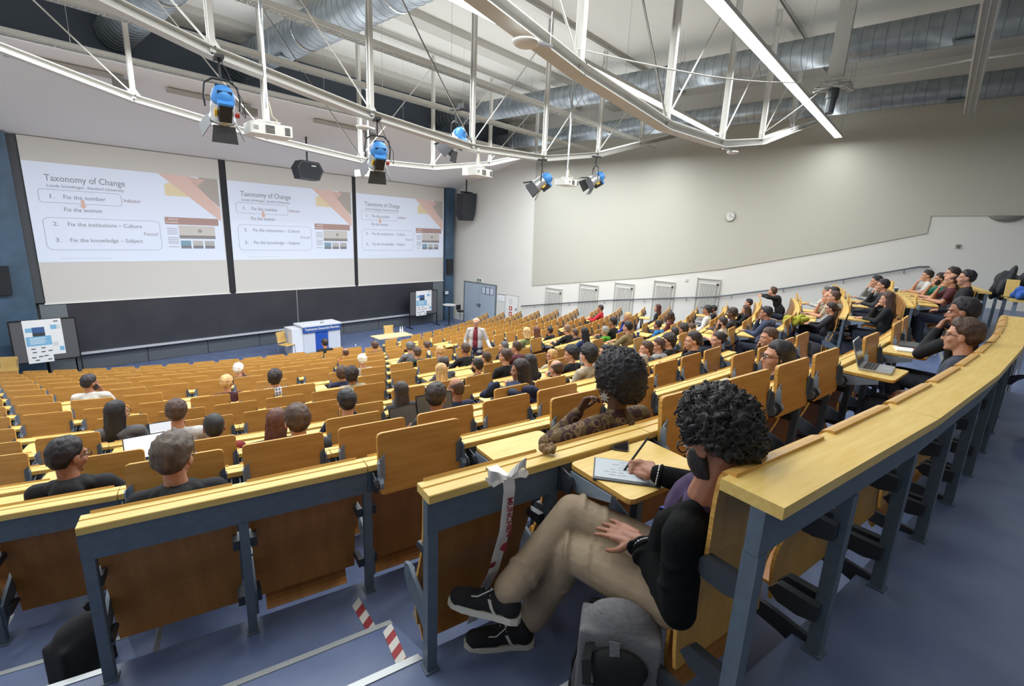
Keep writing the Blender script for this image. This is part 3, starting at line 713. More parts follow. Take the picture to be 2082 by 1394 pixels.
for i in range(2):
    bo = thing('water_bottle', 'clear water bottle on the wooden table, %s of the pair' % ('left', 'right')[i], 'bottle', T(11.28+i*.1, 15.72, .75), 'bottles on stage table')
    MB().lathe([(.032, 0), (.034, .02), (.034, .15), (.014, .21), (.013, .25)], n=10).build('body', mat('bottle_clear', 'd5dde2', .15, spec=.8), bo, True)
    MB().lathe([(.015, .25), (.015, .27)], n=8).build('cap', WHITE, bo)
# tall bistro table and stool at the right corner
ht = thing('bistro_table', 'tall round bistro table in the right stage corner', 'table', T(16.4, 18.6, 0))
MB().lathe([(.33, 1.08), (.34, 1.09), (.34, 1.11), (.33, 1.12)], n=20).build('top', WHITE, ht); MB().cyl((0, 0, .03), (0, 0, 1.08), .035, n=10).build('column', BLACK, ht); MB().lathe([(.26, 0), (.26, .015), (.05, .04)], n=20).build('base', CHROME, ht)
bs = thing('bar_stool', 'black bar stool beside the tall bistro table', 'stool', T(17.0, 18.4, 0))
MB().lathe([(.16, .70), (.18, .72), (.18, .76), (.15, .78)], n=16).build('seat', BLACK, bs); MB().box((0, .15, .92), (.3, .03, .26)).build('backrest', BLACK, bs); MB().cyl((0, 0, .02), (0, 0, .7), .025, n=8).build('column', CHROME, bs); MB().lathe([(.2, 0), (.2, .015), (.03, .03)], n=16).build('base', CHROME, bs)
MB_ = MB(); tag(MB().prism([(-.18, -.4), (.18, -.4), (.2, .4), (-.2, .4)], .2, (17.35, 19.72, 2.95), XZ()).build('wall_loudspeaker', mat('speaker_cloth', '22242a', .8)), 'small black loudspeaker on the right blue panel', 'loudspeaker')
tag(MB().prism([(-.18, -.4), (.18, -.4), (.2, .4), (-.2, .4)], .2, (.66, 19.72, 2.95), XZ()).build('wall_loudspeaker', mat('speaker_cloth', '22242a', .8)), 'small black loudspeaker on the left blue panel', 'loudspeaker')
mo = tag(MB().box((17.2, 19.75, 1.55), (.3, .05, .24)).build('wall_monitor', BLACK), 'small black control screen on the right blue panel', 'monitor')
MB().box((17.2, 19.722, 1.55), (.24, .006, .18)).build('display', mat('display_grey', 'a9b4be', .4, emit=.3), mo)
# ------------------------------------------------------------------ right wall fittings
WX = XRW
def wbox(nm, y, z, sy, sz, d, m, p=None): return MB().box((WX-d/2-.001, y, z), (d, sy, sz)).build(nm, m, p)
ex = tag(wbox('exit_sign', 18.02, 2.36, .34, .17, .04, WHITE), 'small green emergency exit sign above the grey door', 'exit sign')
MB().box((WX-.043, 18.02, 2.36), (.004, .28, .13)).build('pictogram', mat('exit_green', '2f6a4c', .5), ex)
MB().prism([(-.1, -.02), (-.02, -.02), (-.02, -.05), (.03, 0), (-.02, .05), (-.02, .02), (-.1, .02)], .004, (WX-.046, 18.06, 2.36), YZ()).build('arrow', WHITE, ex)
ep = tag(wbox('escape_plan', 16.42, 1.62, .5, .34, .02, PAPER), 'pale framed escape plan right of the grey door', 'notice')
MB().box((WX-.022, 16.42, 1.78), (.006, .5, .03)).build('header', INK, ep)
for i in range(5): MB().box((WX-.022, 16.28+i*.07, 1.6-.02*(i % 3)), (.004, .05, .06)).build('plan_mark', LG, ep)
cb = thing('wall_cabinet', 'flush white wall cabinet door with red safety stickers', 'cabinet', T(WX, 15.7, 0))
MB().box((-.012, 0, .95), (.022, .82, 1.70)).build('door', WHITE, cb)
for dy, dz, sy, sz in ((0, 1.82, .9, .04), (.43, .95, .04, 1.74), (-.43, .95, .04, 1.74)): MB().box((-.01, dy, dz), (.03, sy, sz)).build('frame_bar', mat('cab_frame', 'b9bbb8', .5), cb)
MB().box((-.026, .05, 1.52), (.004, .22, .32)).build('sticker', mat('sticker_frame', 'd5d8da', .6), cb)
for z in (1.16, .88): MB().box((-.026, .05, z), (.004, .2, .2)).build('sticker', mat('sticker_red', 'b3322a', .6), cb); MB().box((-.029, .05, z), (.004, .09, .1)).build('sticker_mark', WHITE, cb)
MB().box((-.04, -.32, 1.16), (.03, .05, .08)).build('lock', BLACK, cb)
RAD = mat('radiator_white', 'd9d9d4', .5); NICHE = mat('niche_grey', 'c4c4be', .85)  # niche edges a slightly darker grey than the wall
for i, (ya, yb, zt) in enumerate(((13.59, 12.66, 2.46), (11.73, 10.79, 2.82), (9.98, 9.12, 3.05), (8.26, 7.43, 3.30), (6.58, 5.76, 3.56))):
    yc = (ya+yb)/2; w_ = ya-yb; H_ = 1.75
    r = thing('radiator', 'tall white tube radiator in wall niche, %s from the stage' % ORD[i], 'radiator', T(WX-.022, yc, zt-H_), 'wall radiators')
    for s in (-1, 1): MB().box((-.02, s*w_/2, H_/2), (.04, .03, H_)).build('niche_edge', NICHE, r)
    MB().box((-.02, 0, H_-.015), (.04, w_, .03)).build('niche_edge', NICHE, r)
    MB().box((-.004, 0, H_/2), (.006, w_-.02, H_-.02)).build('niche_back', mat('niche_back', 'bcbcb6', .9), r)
    for z in (.12, H_-.18): MB().cyl((-.05, -w_/2+.1, z), (-.05, w_/2-.1, z), .02, n=8).build('header_pipe', RAD, r)
    nt = 12
    for j in range(nt): MB().cyl((-.05, -w_/2+.12+j*(w_-.24)/(nt-1), .1), (-.05, -w_/2+.12+j*(w_-.24)/(nt-1), H_-.15), .015, n=6).build('tube', RAD, r)
    MB().cyl((-.05, -w_/2+.1, H_-.18), (-.05, -w_/2+.03, H_-.18), .028, n=8).build('valve', BLACK, r)
hr = [(15.02, 1.38), (10.13, 2.28), (5.92, 2.93), (5.42, 3.04), (3.6, 3.5), (2.29, 3.87), (.40, 4.44), (.17, 4.46)]
h = thing('handrail', 'grey steel handrail climbing along the right wall', 'handrail', T(WX-.09, 0, 0))
MB().tube([(0, y, z) for y, z in hr], .024, 8).build('rail', mat('handrail_grey', '5e6468', .4, .4), h)
for y in (14.2, 12.2, 10.4, 8.6, 6.9, 5.3, 3.7, 2.1, .7):
    for (ya, za), (yb, zb) in zip(hr, hr[1:]):
        if yb <= y <= ya: z = za+(zb-za)*(ya-y)/(ya-yb)
    MB().tube([(0, y, z-.02), (0, y, z-.09), (.085, y, z-.12)], .010, 6).build('bracket', mat('handrail_grey', '5e6468', .4, .4), h)
ck = thing('wall_clock', 'round grey-rimmed clock high on the right wall', 'clock', T(WX-.035, 5.73, 5.76) @ Ry(-math.pi/2))
MB().lathe([(.15, 0), (.17, .005), (.17, .04), (.155, .045)], n=24).build('case', mat('clock_case', '8d9088', .4, .4), ck)
MB().prism([(.152*math.cos(a*.2618), .152*math.sin(a*.2618)) for a in range(24)], .004, (0, 0, .046)).build('dial', mat('clock_dial', 'd0d0c8', .6), ck)
MB().box((.045, 0, .05), (.10, .012, .004)).build('hour_hand', BLACK, ck); MB().box((-.02, -.06, .053), (.01, .13, .004)).build('minute_hand', BLACK, ck)
for i in range(12): a = i*math.pi/6; MB().box((.13*math.cos(a), .13*math.sin(a), .048), (.02, .012, .004), Matrix.Rotation(a, 3, 'Z')).build('hour_mark', BLACK, ck)
wl = thing('wall_uplight', 'half-round grey wall lamp at the upper right edge', 'wall lamp', T(WX, -1.1, 5.86))
mb = MB(); P_ = []
pr = [(.0, -.16), (.10, -.14), (.18, -.09), (.22, -.03), (.23, 0)]
for r_, z in pr:
    for i in range(13): a = math.pi/2+math.pi*i/12; P_.append((r_*math.cos(a)*.9-.003, r_*1.5*math.sin(a), z))
mb.add(P_, [(j*13+i, j*13+i+1, (j+1)*13+i+1, (j+1)*13+i) for j in range(4) for i in range(12)]); mb.build('bowl', mat('uplight_grey', '8c8c84', .6), wl)
MB().box((-.01, 0, -.05), (.02, .3, .1)).build('mount', mat('uplight_grey', '8c8c84', .6), wl)
cm = thing('wall_camera', 'small round sensor on the right wall below the lamp', 'camera', T(WX, -.31, 5.05))
MB().box((-.015, 0, 0), (.03, .1, .12)).build('plate', mat('sensor_grey', 'a8a8a0', .5), cm); MB().ell((-.05, 0, 0), (.035, .035, .035)).build('dome', mat('sensor_dark', '6a6c6c', .4), cm)
tag(wbox('thermostat', 7.0, 3.42, .09, .09, .03, mat('therm', 'c2c2bc', .5)), 'small square thermostat between the last two radiators', 'thermostat')
tag(wbox('light_switch', 19.45, 1.15, .09, .09, .02, WHITE), 'small light switch left of the grey door', 'switch')
for i in range(3): tag(wbox('wall_socket', 19.55-i*.12, .32, .09, .09, .02, mat('socket_white', 'cfcfca', .5)), 'white wall socket low in the stage corner, %s of three' % ORD[i], 'socket', 'corner sockets')

# ------------------------------------------------------------------ roof: trusses, ducts, rigging
NODES = [(-2.3, 8.45), (.15, 7.62), (2.6, 7.05), (5.0, 6.74), (7.4, 6.58), (9.85, 6.70), (12.3, 7.13), (14.75, 7.80), (17.4, 8.50)]
TR = mat('truss_white', 'cccbc6', .5)
for yy, nm in ((12.0, 'farthest'), (7.75, 'middle'), (3.5, 'nearest')):
    t = thing('roof_truss', 'white fish-belly steel roof truss, %s of three' % nm, 'truss', T(0, yy, 0))
    for (xa, za), (xb, zb) in zip(NODES, NODES[1:]):
        a = math.atan2(zb-za, xb-xa); L = math.hypot(xb-xa, zb-za)
        Mx = T((xa+xb)/2, 0, (za+zb)/2) @ Ry(-a)
        mb = MB(); mb.box((0, 0, -.06), (L+.02, .20, .016)); mb.box((0, 0, .06), (L+.02, .20, .016)); mb.box((0, 0, 0), (L+.02, .012, .12)); mb.build('lower_chord', TR, t, M=Mx)
    mb = MB(); mb.box((7.55, 0, 9.88), (19.9, .16, .016)); mb.box((7.55, 0, 9.76), (19.9, .16, .016)); mb.box((7.55, 0, 9.82), (19.9, .012, .12)); mb.build('upper_chord', TR, t)
    for i, (x, z) in enumerate(NODES):
        if i in (0, len(NODES)-1): continue
        mb = MB(); mb.box((x, -.045, (z+9.76)/2), (.07, .012, 9.76-z)); mb.box((x, .045, (z+9.76)/2), (.07, .012, 9.76-z)); mb.box((x, 0, (z+9.76)/2), (.012, .09, 9.76-z)); mb.prism([(-.12, 0), (.12, 0), (.04, .12), (-.04, .12)], .012, (x, 0, z+.07), XZ()); mb.build('vertical', TR, t)
    for i in range(1, len(NODES)-1):
        if i <= 3: a_, b_ = (NODES[i+1][0], NODES[i+1][1]+.08), (NODES[i][0], 9.5)
        else: a_, b_ = (NODES[i][0], NODES[i][1]+.08), (NODES[min(i+1, 8)][0], 9.5)
        MB().cyl((a_[0], 0, a_[1]), (b_[0], 0, b_[1]), .014, n=6).build('tie_rod', TR, t)
        if i in (4,): MB().cyl((NODES[4][0], 0, NODES[4][1]+.08), (NODES[3][0], 0, 9.5), .014, n=6).build('tie_rod', TR, t)
GALV = mat('galvanised_duct', 'aeb6bb', .36, .55, col2='9aa3a9', scale=5, detail=4)
def duct(x, z, r, ya, yb, label):
    t = thing('air_duct', label, 'air duct', T(x, ya, z))
    prof = []; L = yb-ya; n = int(L/.22)
    mb = MB(); mb.lathe([(r, 0), (r, L)], n=28, M=Matrix(((1, 0, 0), (0, 0, 1), (0, -1, 0)))); mb.build('pipe', GALV, t, True)
    rib = MB(); ring = [(r*math.cos(a*math.pi/14), 0, r*math.sin(a*math.pi/14)) for a in range(28)]
    rib.tube(ring, .006, 4, True); rm = rib.mesh('rib', mat('duct_seam', '767f85', .5, .3), True)
    for i in range(n): link('rib', rm, t, T(0, .11+i*.22, 0))
    for i in range(1, int(L/3.5)):
        cl = MB(); cl.tube([(v[0]*1.02, 0, v[2]*1.02) for v in ring], .012, 4, True); cl.cyl((0, 0, r), (0, 0, ZCEIL-z), .006, n=4); cl.build('hanger_ring', CHROME, t, M=T(0, i*3.5, 0))
        if i % 2: MB().box((-.3*r, 0, -r*.98), (.7*r, .5, .04)).build('vent_grille', mat('grille', '7f888c', .5, .5), t, M=T(0, i*3.5+1.2, 0))
duct(6.1, 9.25, .40, 1.5, 16.4, 'large ribbed galvanised air duct above the middle truss')
duct(3.3, 9.25, .40, 5.0, 16.4, 'ribbed galvanised air duct at the upper left, over the stage')
duct(13.6, 9.2, .33, -4.4, 16.4, 'ribbed galvanised air duct at right, farther from the wall')
duct(16.6, 8.75, .30, -4.4, 16.3, 'ribbed galvanised air duct at right, close to the side wall')
# stage spotlights
BLUE = mat('spot_blue', '3f86cc', .45); BARN = mat('barndoor_black', '34373b', .55); SILV = mat('spot_silver', 'b9bcbe', .35, .6)
def spot(x, y, z, ztop, yaw, pitch, label):
    t = thing('stage_spotlight', label, 'spotlight', T(x, y, z) @ Rz(yaw), 'blue stage spotlights')
    mb = MB(); mb.box((0, 0, ztop-z-.03), (.1, .24, .04)); mb.cyl((0, 0, .36), (0, 0, ztop-z), .014, n=6); mb.build('clamp', BLACK, t)
    MB().tube([(-.20, 0, 0), (-.215, 0, .14), (-.19, 0, .29), (-.1, 0, .355), (.1, 0, .355), (.19, 0, .29), (.215, 0, .14), (.20, 0, 0)], .013, 8).build('yoke', BLACK, t)
    Mx = Rx(pitch)                              # lamp axis along +Y, tipped down
    b = bpy.data.objects.new('lamp_head', None); COL.objects.link(b); b.parent = t; b.matrix_local = Mx
    b = MB().lathe([(.10, -.16), (.135, -.14), (.145, 0), (.145, .10), (.16, .13), (.16, .16)], n=20, M=Matrix(((1, 0, 0), (0, 0, 1), (0, -1, 0)))).build('lamp_head', SILV, t, True, Mx)
    MB().lathe([(.02, -.30), (.09, -.28), (.13, -.22), (.145, -.13), (.14, -.10)], n=20, M=Matrix(((1, 0, 0), (0, 0, 1), (0, -1, 0)))).build('rear_cover', BLUE, b, True)
    for i in range(5): MB().box((0, -.235-.012*abs(i-2), .085-i*.042), (.17, .05, .010)).build('cooling_slot', mat('slot_dark', '1d3c5c', .6), b)
    MB().box((0, -.04, -.16), (.15, .22, .12)).build('ballast_box', BLACK, b); MB().box((.0, -.155, -.13), (.18, .05, .16)).build('blue_bracket', BLUE, b)
    MB().box((-.10, .0, -.12), (.03, .09, .05)).build('yellow_label', mat('label_yellow', 'd8b23a', .5), b); MB().box((.16, .02, -.09), (.05, .05, .03)).build('red_knob', mat('knob_red', 'b8352e', .5), b)
    for k in range(4):
        a = k*math.pi/2; Mk = Matrix.Rotation(a, 4, 'Y')
        p_ = MB().prism([(-.13, 0), (.13, 0), (.16, .22), (-.16, .22)], .006, (0, 0, 0)).mesh('barn_door', BARN)
        link('barn_door', p_, b, Mk @ T(0, .16, .15) @ Rx(math.radians(28)))
    MB().tube([(.2, 0, 0), (.26, -.05, -.08), (.24, -.12, .1), (.16, -.02, .3), (.02, 0, ztop-z-.05)], .006, 5).build('cable', BLACK, t)
spot(2.62, 7.6, 6.35, 7.0, math.radians(-10), math.radians(-52), 'blue-backed stage spotlight hanging farthest left')
spot(5.02, 7.6, 6.05, 6.7, math.radians(-22), math.radians(-42), 'blue-backed stage spotlight above the middle screen')
spot(9.6, 7.6, 6.10, 6.65, math.radians(38), math.radians(-38), 'blue-backed stage spotlight hanging against the grey side wall')
spot(12.0, 7.6, 6.42, 7.05, math.radians(55), math.radians(-32), 'blue-backed stage spotlight hanging farthest right')
spot(7.2, 8.05, 6.72, 7.35, math.radians(25), math.radians(-48), 'blue-backed stage spotlight clamped behind the truss post')
mb = MB(); mb.box((7.36, 7.95, 7.38), (.22, .2, .10)); tag(mb.build('rigging_clamp', BLACK), 'black rigging clamp on the middle truss post', 'clamp')
# projectors
PW = mat('projector_white', 'e4e4e0', .4)
def projector(x, y, z, ztop, rz, label, pole=True):
    t = thing('projector', label, 'projector', T(x, y, z) @ Rz(rz), 'ceiling projectors')
    MB().bbox((0, 0, 0), (.56, .42, .15), .05).build('body', PW, t)
    g1 = MB(); g2 = MB()
    for i in range(6): g1.box((-.03, -.213, -.05+i*.018), (.12, .008, .008)); g2.box((.2, -.213, -.05+i*.018), (.07, .008, .008))
    g1.build('vent_grille', BLACK, t); g2.build('vent_grille', BLACK, t)
    MB().box((-.21, -.213, 0), (.06, .006, .05)).build('connector_panel', mat('conn_grey', '9a9c9c', .5), t)
    MB().lathe([(.055, 0), (.055, .05), (.04, .06)], (.12, .2, .02), 12, Matrix(((1, 0, 0), (0, 0, 1), (0, -1, 0)))).build('lens', mat('lens_dark', '20242c', .15), t)
    mt = MB(); mt.box((0, 0, .12), (.3, .16, .015)); mt.cyl((0, 0, .07), (0, 0, .3), .03, n=8)
    for sx in (-1, 1): mt.cyl((sx*.13, 0, .12), (sx*.2, .1, .07), .008, n=5)
    mt.build('mount', PW, t)
    MB().cyl((0, 0, .3), (0, 0, ztop-z), .022, n=8).build('pole', CHROME if pole else PW, t)
    MB().tube([(.02, -.1, .08), (.1, -.12, .14), (.06, -.02, .2), (.03, 0, .4)], .008, 5).build('cable', mat('cable_cream', 'd8d3b4', .6), t)
projector(3.18, 7.55, 6.16, 9.9, math.radians(-8), 'white projector on a long chrome pole, farthest left')
projector(6.75, 10.6, 6.1, 9.9, math.radians(0), 'white projector half hidden behind the second spotlight')
projector(7.55, 7.72, 6.10, 6.60, math.radians(5), 'white projector hung directly under the middle truss', False)
projector(10.6, 7.55, 6.20, 9.9, math.radians(5), 'white projector between the two rightmost spotlights')
# hung loudspeakers
SPK = mat('speaker_cabinet', '2b2e36', .6)
t = thing('hung_loudspeaker', 'black wedge loudspeaker hanging above the middle screen', 'loudspeaker', T(8.4, 17.0, 6.68))
MB().prism([(-.46, .06), (-.3, .30), (.3, .28), (.46, .02), (.30, -.32), (-.36, -.30)], .5, (0, 0, 0), XZ()).build('cabinet', SPK, t)
MB().prism([(-.40, .03), (-.28, .22), (.28, .20), (.40, 0), (.26, -.28), (-.32, -.26)], .02, (0, -.255, 0), XZ()).build('grille', mat('speaker_grille', '23252c', .8), t)
MB().cyl((0, 0, .28), (0, 0, 1.1), .03, n=8).build('hanger', BLACK, t); MB().box((.1, -.27, .14), (.16, .006, .03)).build('badge', LG, t)
t = thing('hung_loudspeaker', 'tall black loudspeaker hanging right of the screens', 'loudspeaker', T(17.35, 18.5, 6.05))
MB().prism([(-.42, .62), (.5, .68), (.42, -.30), (.28, -.68), (-.30, -.68), (-.46, -.38)], .5, (0, 0, 0), XZ()).build('cabinet', SPK, t)
mb = MB(); mb.box((0, 0, .70), (.6, .3, .06)); mb.cyl((0, 0, .7), (0, 0, 1.35), .035, n=8); mb.build('hanger', BLACK, t)
# soffit: small lamps and strip fittings
for i, (x, y) in enumerate(((2.2, 15.5), (5.1, 15.6), (9.0, 15.6))):
    z = 6.97+(19.95-y)*.27-.02
    t = thing('soffit_strip', 'slim grey strip fitting under the soffit, %s from the left' % ORD[i], 'strip fitting', T(x, y, z) @ Ry(0))
    MB().box((0, 0, -.06), (2.0, .12, .10)).build('housing', mat('strip_grey', 'b5b3ae', .6), t)
    MB().box((.95, -.1, -.2), (.36, .16, .2)).build('speaker_box', mat('soffit_box', '8d8b88', .6), t)
# wireless access points
def access_point(x, y, z, rz, label, s=1.):
    t = thing('access_point', label, 'access point', T(x, y, z) @ Rz(rz))
    MB().lathe([(.0, -.035), (.09*s, -.033), (.13*s, -.01), (.13*s, .01), (.06*s, .02)], n=20).build('dome', WHITE, t, True)
    mb = MB(); mb.box((.17, 0, .03), (.26, .03, .02)); mb.box((.22, .035, .03), (.2, .012, .02)); mb.cyl((.28, 0, .03), (.28, 0, .32), .003, n=4); mb.build('bracket', CHROME, t)
access_point(3.84, 3.32, 6.66, math.radians(-20), 'round white wireless access point near the glowing light')
access_point(4.75, 7.6, 6.50, math.radians(20), 'small round white access point left of the second spotlight', .9)
access_point(10.4, 3.45, 6.63, math.radians(160), 'flat white access point under the nearest truss', .8)
# hanging camera post with coiled cable
t = thing('camera_post', 'grey hanging post with coiled cable and dark camera', 'camera', T(12.0, 2.2, 8.12))
MB().box((0, 0, .92), (.12, .27, 1.72)).build('post', mat('post_grey', 'b2b2ac', .5), t)
for i in range(5):
    MB().tube([((.27+.02*i)*math.cos(a*math.pi/10), (.27+.02*i)*math.sin(a*math.pi/10), -.08-.03*i+.03*math.sin(a*.9+i)) for a in range(20)], .010, 5, True).build('cable_coil', mat('coil_grey', '9c9f9e', .5), t)
mb = MB(); mb.cyl((0, 0, -.16), (0, 0, -.34), .11, n=12); mb.cyl((0, 0, -.34), (-.03, 0, -.62), .09, .08, n=12); mb.build('camera_body', mat('camera_dark', '3a4044', .5), t)
MB().box((0, 0, -.06), (.3, .2, .03)).build('shelf', CHROME, t)
def cable(pts, r, label):
    P_ = []
    for (a, b) in zip(pts, pts[1:]):
        for i in range(8):
            s = i/8; q = Vector(a).lerp(Vector(b), s); q.z -= .12*math.sin(math.pi*s)*((Vector(b)-Vector(a)).length/6); P_.append(q)
    P_.append(Vector(pts[-1])); tag(MB().tube(P_, r, 5).build('hanging_cable', mat('cable_white', 'cfcfc8', .5), None, True), label, 'cable')
cable([(4.95, 3.5, 6.95), (12.0, 2.25, 8.1)], .010, 'thin white cable slung from truss post to camera post')
cable([(12.0, 2.2, 8.12), (12.6, .2, 8.3), (13.2, -1.6, 8.5)], .018, 'thick white cable bundle crossing the upper right corner')
cable([(12.0, 2.3, 8.05), (12.2, 3.5, 7.25)], .010, 'thin white cable from camera post down to the nearest truss')

# ------------------------------------------------------------------ people
SKINS = {'light': mat('skin_light', 'c9977c', .55, col2='c08a6e', scale=14), 'mid': mat('skin_mid', 'a8745a', .55, col2='9c6a50', scale=14), 'dark': mat('skin_dark', '5f3f30', .5, col2='553828', scale=14)}
HAIRC = {'black': '17151a', 'dark': '241c1a', 'brown': '3d2b22', 'lightbrown': '6a5240', 'greybrown': '473d34', 'auburn': '4a2a20', 'darkred': '3a1a1c', 'red': '7a4630', 'blond': 'a8875a', 'white': 'c9c8c4', 'silver': 'b9b3a4', 'grey': '86837e', 'greydark': '4a484a', '': '3d2b22'}
def hairm(c): return mat('hair_'+(c or 'brown'), HAIRC[c], .55, col2='%02x%02x%02x' % tuple(min(255, int(int(HAIRC[c][i:i+2], 16)*1.35)+6) for i in (0, 2, 4)), scale=30, stretch=(1, 1, .3), bump=.6, bscale=90)
TOPC = {'white': 'dcdcd8', 'grey': '6a6a6e', 'red': '8c2c2a', 'brightred': 'b8202a', 'black': '1a1b20', 'darkgrey': '34353a', 'maroon': '4c1f2a', 'maroonhood': '6a3440', 'navy': '232a48', 'navyblue': '31456e', 'beige': 'bdb299', 'silver': 'a8a49c', 'green': '1f3229', 'olive': '7d8758', 'darksuit': '22242e', 'lime': '55b02c', 'blue': '2b3f9c', 'khaki': '8d7a52', 'darkred': '5a2222', 'bluehood': '2c7cbc', 'slate': '3c4763', 'greyhood': 'a2a2a0', 'teal': '2f8a76', 'burgundy': '5a2630', 'slateshirt': '39404f'}
def clothm(c):
    nm = 'cloth_'+c
    if nm in MATS: return MATS[nm]
    if c in ('plaid', 'striped', 'pattern'):
        m = mat(nm, 'd6dae6', .85); nt = m.node_tree; b = nt.nodes['Principled BSDF']
        tc = nt.nodes.new('ShaderNodeTexCoord')
        def wave(axis, sc, lo, hi):
            mp = nt.nodes.new('ShaderNodeSeparateXYZ'); nt.links.new(tc.outputs['Object'], mp.inputs[0])
            m1 = nt.nodes.new('ShaderNodeMath'); m1.operation = 'MULTIPLY'; m1.inputs[1].default_value = sc; nt.links.new(mp.outputs[axis], m1.inputs[0])
            m2 = nt.nodes.new('ShaderNodeMath'); m2.operation = 'FRACT'; nt.links.new(m1.outputs[0], m2.inputs[0])
            m3 = nt.nodes.new('ShaderNodeMath'); m3.operation = 'GREATER_THAN'; m3.inputs[1].default_value = lo; nt.links.new(m2.outputs[0], m3.inputs[0])
            return m3.outputs[0]
        mx = nt.nodes.new('ShaderNodeMixRGB'); mx.inputs[1].default_value = (*srgb('d6dae6'), 1)
        if c == 'plaid':
            a = wave(0, 22, .6, 1); d = wave(2, 22, .6, 1)
            ad = nt.nodes.new('ShaderNodeMath'); ad.operation = 'ADD'; nt.links.new(a, ad.inputs[0]); nt.links.new(d, ad.inputs[1])
            h = nt.nodes.new('ShaderNodeMath'); h.operation = 'MULTIPLY'; h.inputs[1].default_value = .5; nt.links.new(ad.outputs[0], h.inputs[0])
            nt.links.new(h.outputs[0], mx.inputs[0]); mx.inputs[2].default_value = (*srgb('27345f'), 1)
        elif c == 'striped':
            nt.links.new(wave(2, 30, .5, 1), mx.inputs[0]); mx.inputs[2].default_value = (*srgb('1c1c20'), 1)
        else:
            v = nt.nodes.new('ShaderNodeTexVoronoi'); v.inputs['Scale'].default_value = 17; nt.links.new(tc.outputs['Object'], v.inputs['Vector'])
            v2 = nt.nodes.new('ShaderNodeTexChecker'); v2.inputs['Scale'].default_value = 14; nt.links.new(tc.outputs['Object'], v2.inputs['Vector'])
            v2.inputs[1].default_value = (*srgb('5b4a2c'), 1); v2.inputs[2].default_value = (*srgb('3c2422'), 1)
            rp = nt.nodes.new('ShaderNodeValToRGB'); rp.color_ramp.elements[0].position = .30; rp.color_ramp.elements[1].position = .36
            rp.color_ramp.elements.new(.44); rp.color_ramp.elements[0].color = (0, 0, 0, 1); rp.color_ramp.elements[1].color = (1, 1, 1, 1); rp.color_ramp.elements[2].color = (0, 0, 0, 1)
            nt.links.new(v.outputs['Distance'], rp.inputs[0]); nt.links.new(rp.outputs[0], mx.inputs[0]); nt.links.new(v2.outputs[0], mx.inputs[1]); mx.inputs[2].default_value = (*srgb('8d7452'), 1)
        nt.links.new(mx.outputs[0], b.inputs['Base Color']); return m
    h = TOPC[c]
    return mat(nm, h, .85, col2='%02x%02x%02x' % tuple(int(int(h[i:i+2], 16)*.82) for i in (0, 2, 4)), scale=9, bump=.35, bscale=14)
DENIM = mat('trousers_denim', '252b3a', .85, col2='2f3646', scale=20); SHOE = mat('shoe_dark', '1c1c1e', .6)
V = Vector
# queued voxel-remesh jobs, evaluated together in a scratch scene
JOBS = []
def remesh_job(mb, voxel, smooth=4, fac=.5):
    me = mb.mesh('job', []); ob = bpy.data.objects.new('job', me)
    r = ob.modifiers.new('r', 'REMESH'); r.mode = 'VOXEL'; r.voxel_size = voxel
    if smooth:
        s = ob.modifiers.new('s', 'SMOOTH'); s.factor = fac; s.iterations = smooth
    JOBS.append(ob); return len(JOBS)-1
def run_jobs():
    sc = bpy.data.scenes.new('scratch')
    for ob in JOBS: sc.collection.objects.link(ob)
    vl = sc.view_layers[0]; vl.update(); dg = vl.depsgraph
    out = []
    for ob in JOBS:
        me = bpy.data.meshes.new_from_object(ob.evaluated_get(dg)); me.materials.clear(); me.materials.append(None)
        me.polygons.foreach_set('use_smooth', [True]*len(me.polygons)); out.append(me)
    for ob in JOBS:
        m0 = ob.data; bpy.data.objects.remove(ob); bpy.data.meshes.remove(m0)
    bpy.data.scenes.remove(sc); JOBS.clear(); return out
def head_prims(mb, H, nk, fem=False):            # H: head matrix (centre between the ears), nk: neck base
    Q = H.to_3x3()
    def P(x, y, z): return H @ V((x, y, z))
    mb.ell(P(0, -.012, .03), (.074, .094, .090), Q, 20, 14); mb.ell(P(0, .028, -.035), (.060, .064, .082), Q, 18, 12)
    mb.ell(P(0, .044, -.085), (.043, .044, .034), Q, 14, 10); mb.ell(P(0, .076, -.104), (.021, .018, .018), Q, 10, 8)
    mb.cap(P(0, .088, .005), P(0, .108, -.032), .009, .014); mb.ell(P(.012, .096, -.036), (.009, .011, .008), Q, 8, 6); mb.ell(P(-.012, .096, -.036), (.009, .011, .008), Q, 8, 6)
    for s in (-1, 1):
        mb.ell(P(s*.077, -.008, -.012), (.010, .024, .033), Q, 10, 8); mb.cap(P(s*.012, .088, .024), P(s*.052, .070, .024), .010, .010)
        mb.ell(P(s*.040, .056, -.032), (.027, .027, .027), Q, 10, 8)
    mb.cap(P(-.018, .086, -.060), P(.018, .086, -.060), .009, .009); mb.cap(P(-.015, .084, -.074), P(.015, .084, -.074), .009, .009)
    mb.cap(P(0, -.022, -.05), nk, .050, .058); mb.cap(P(0, .01, -.09), nk, .036, .05)
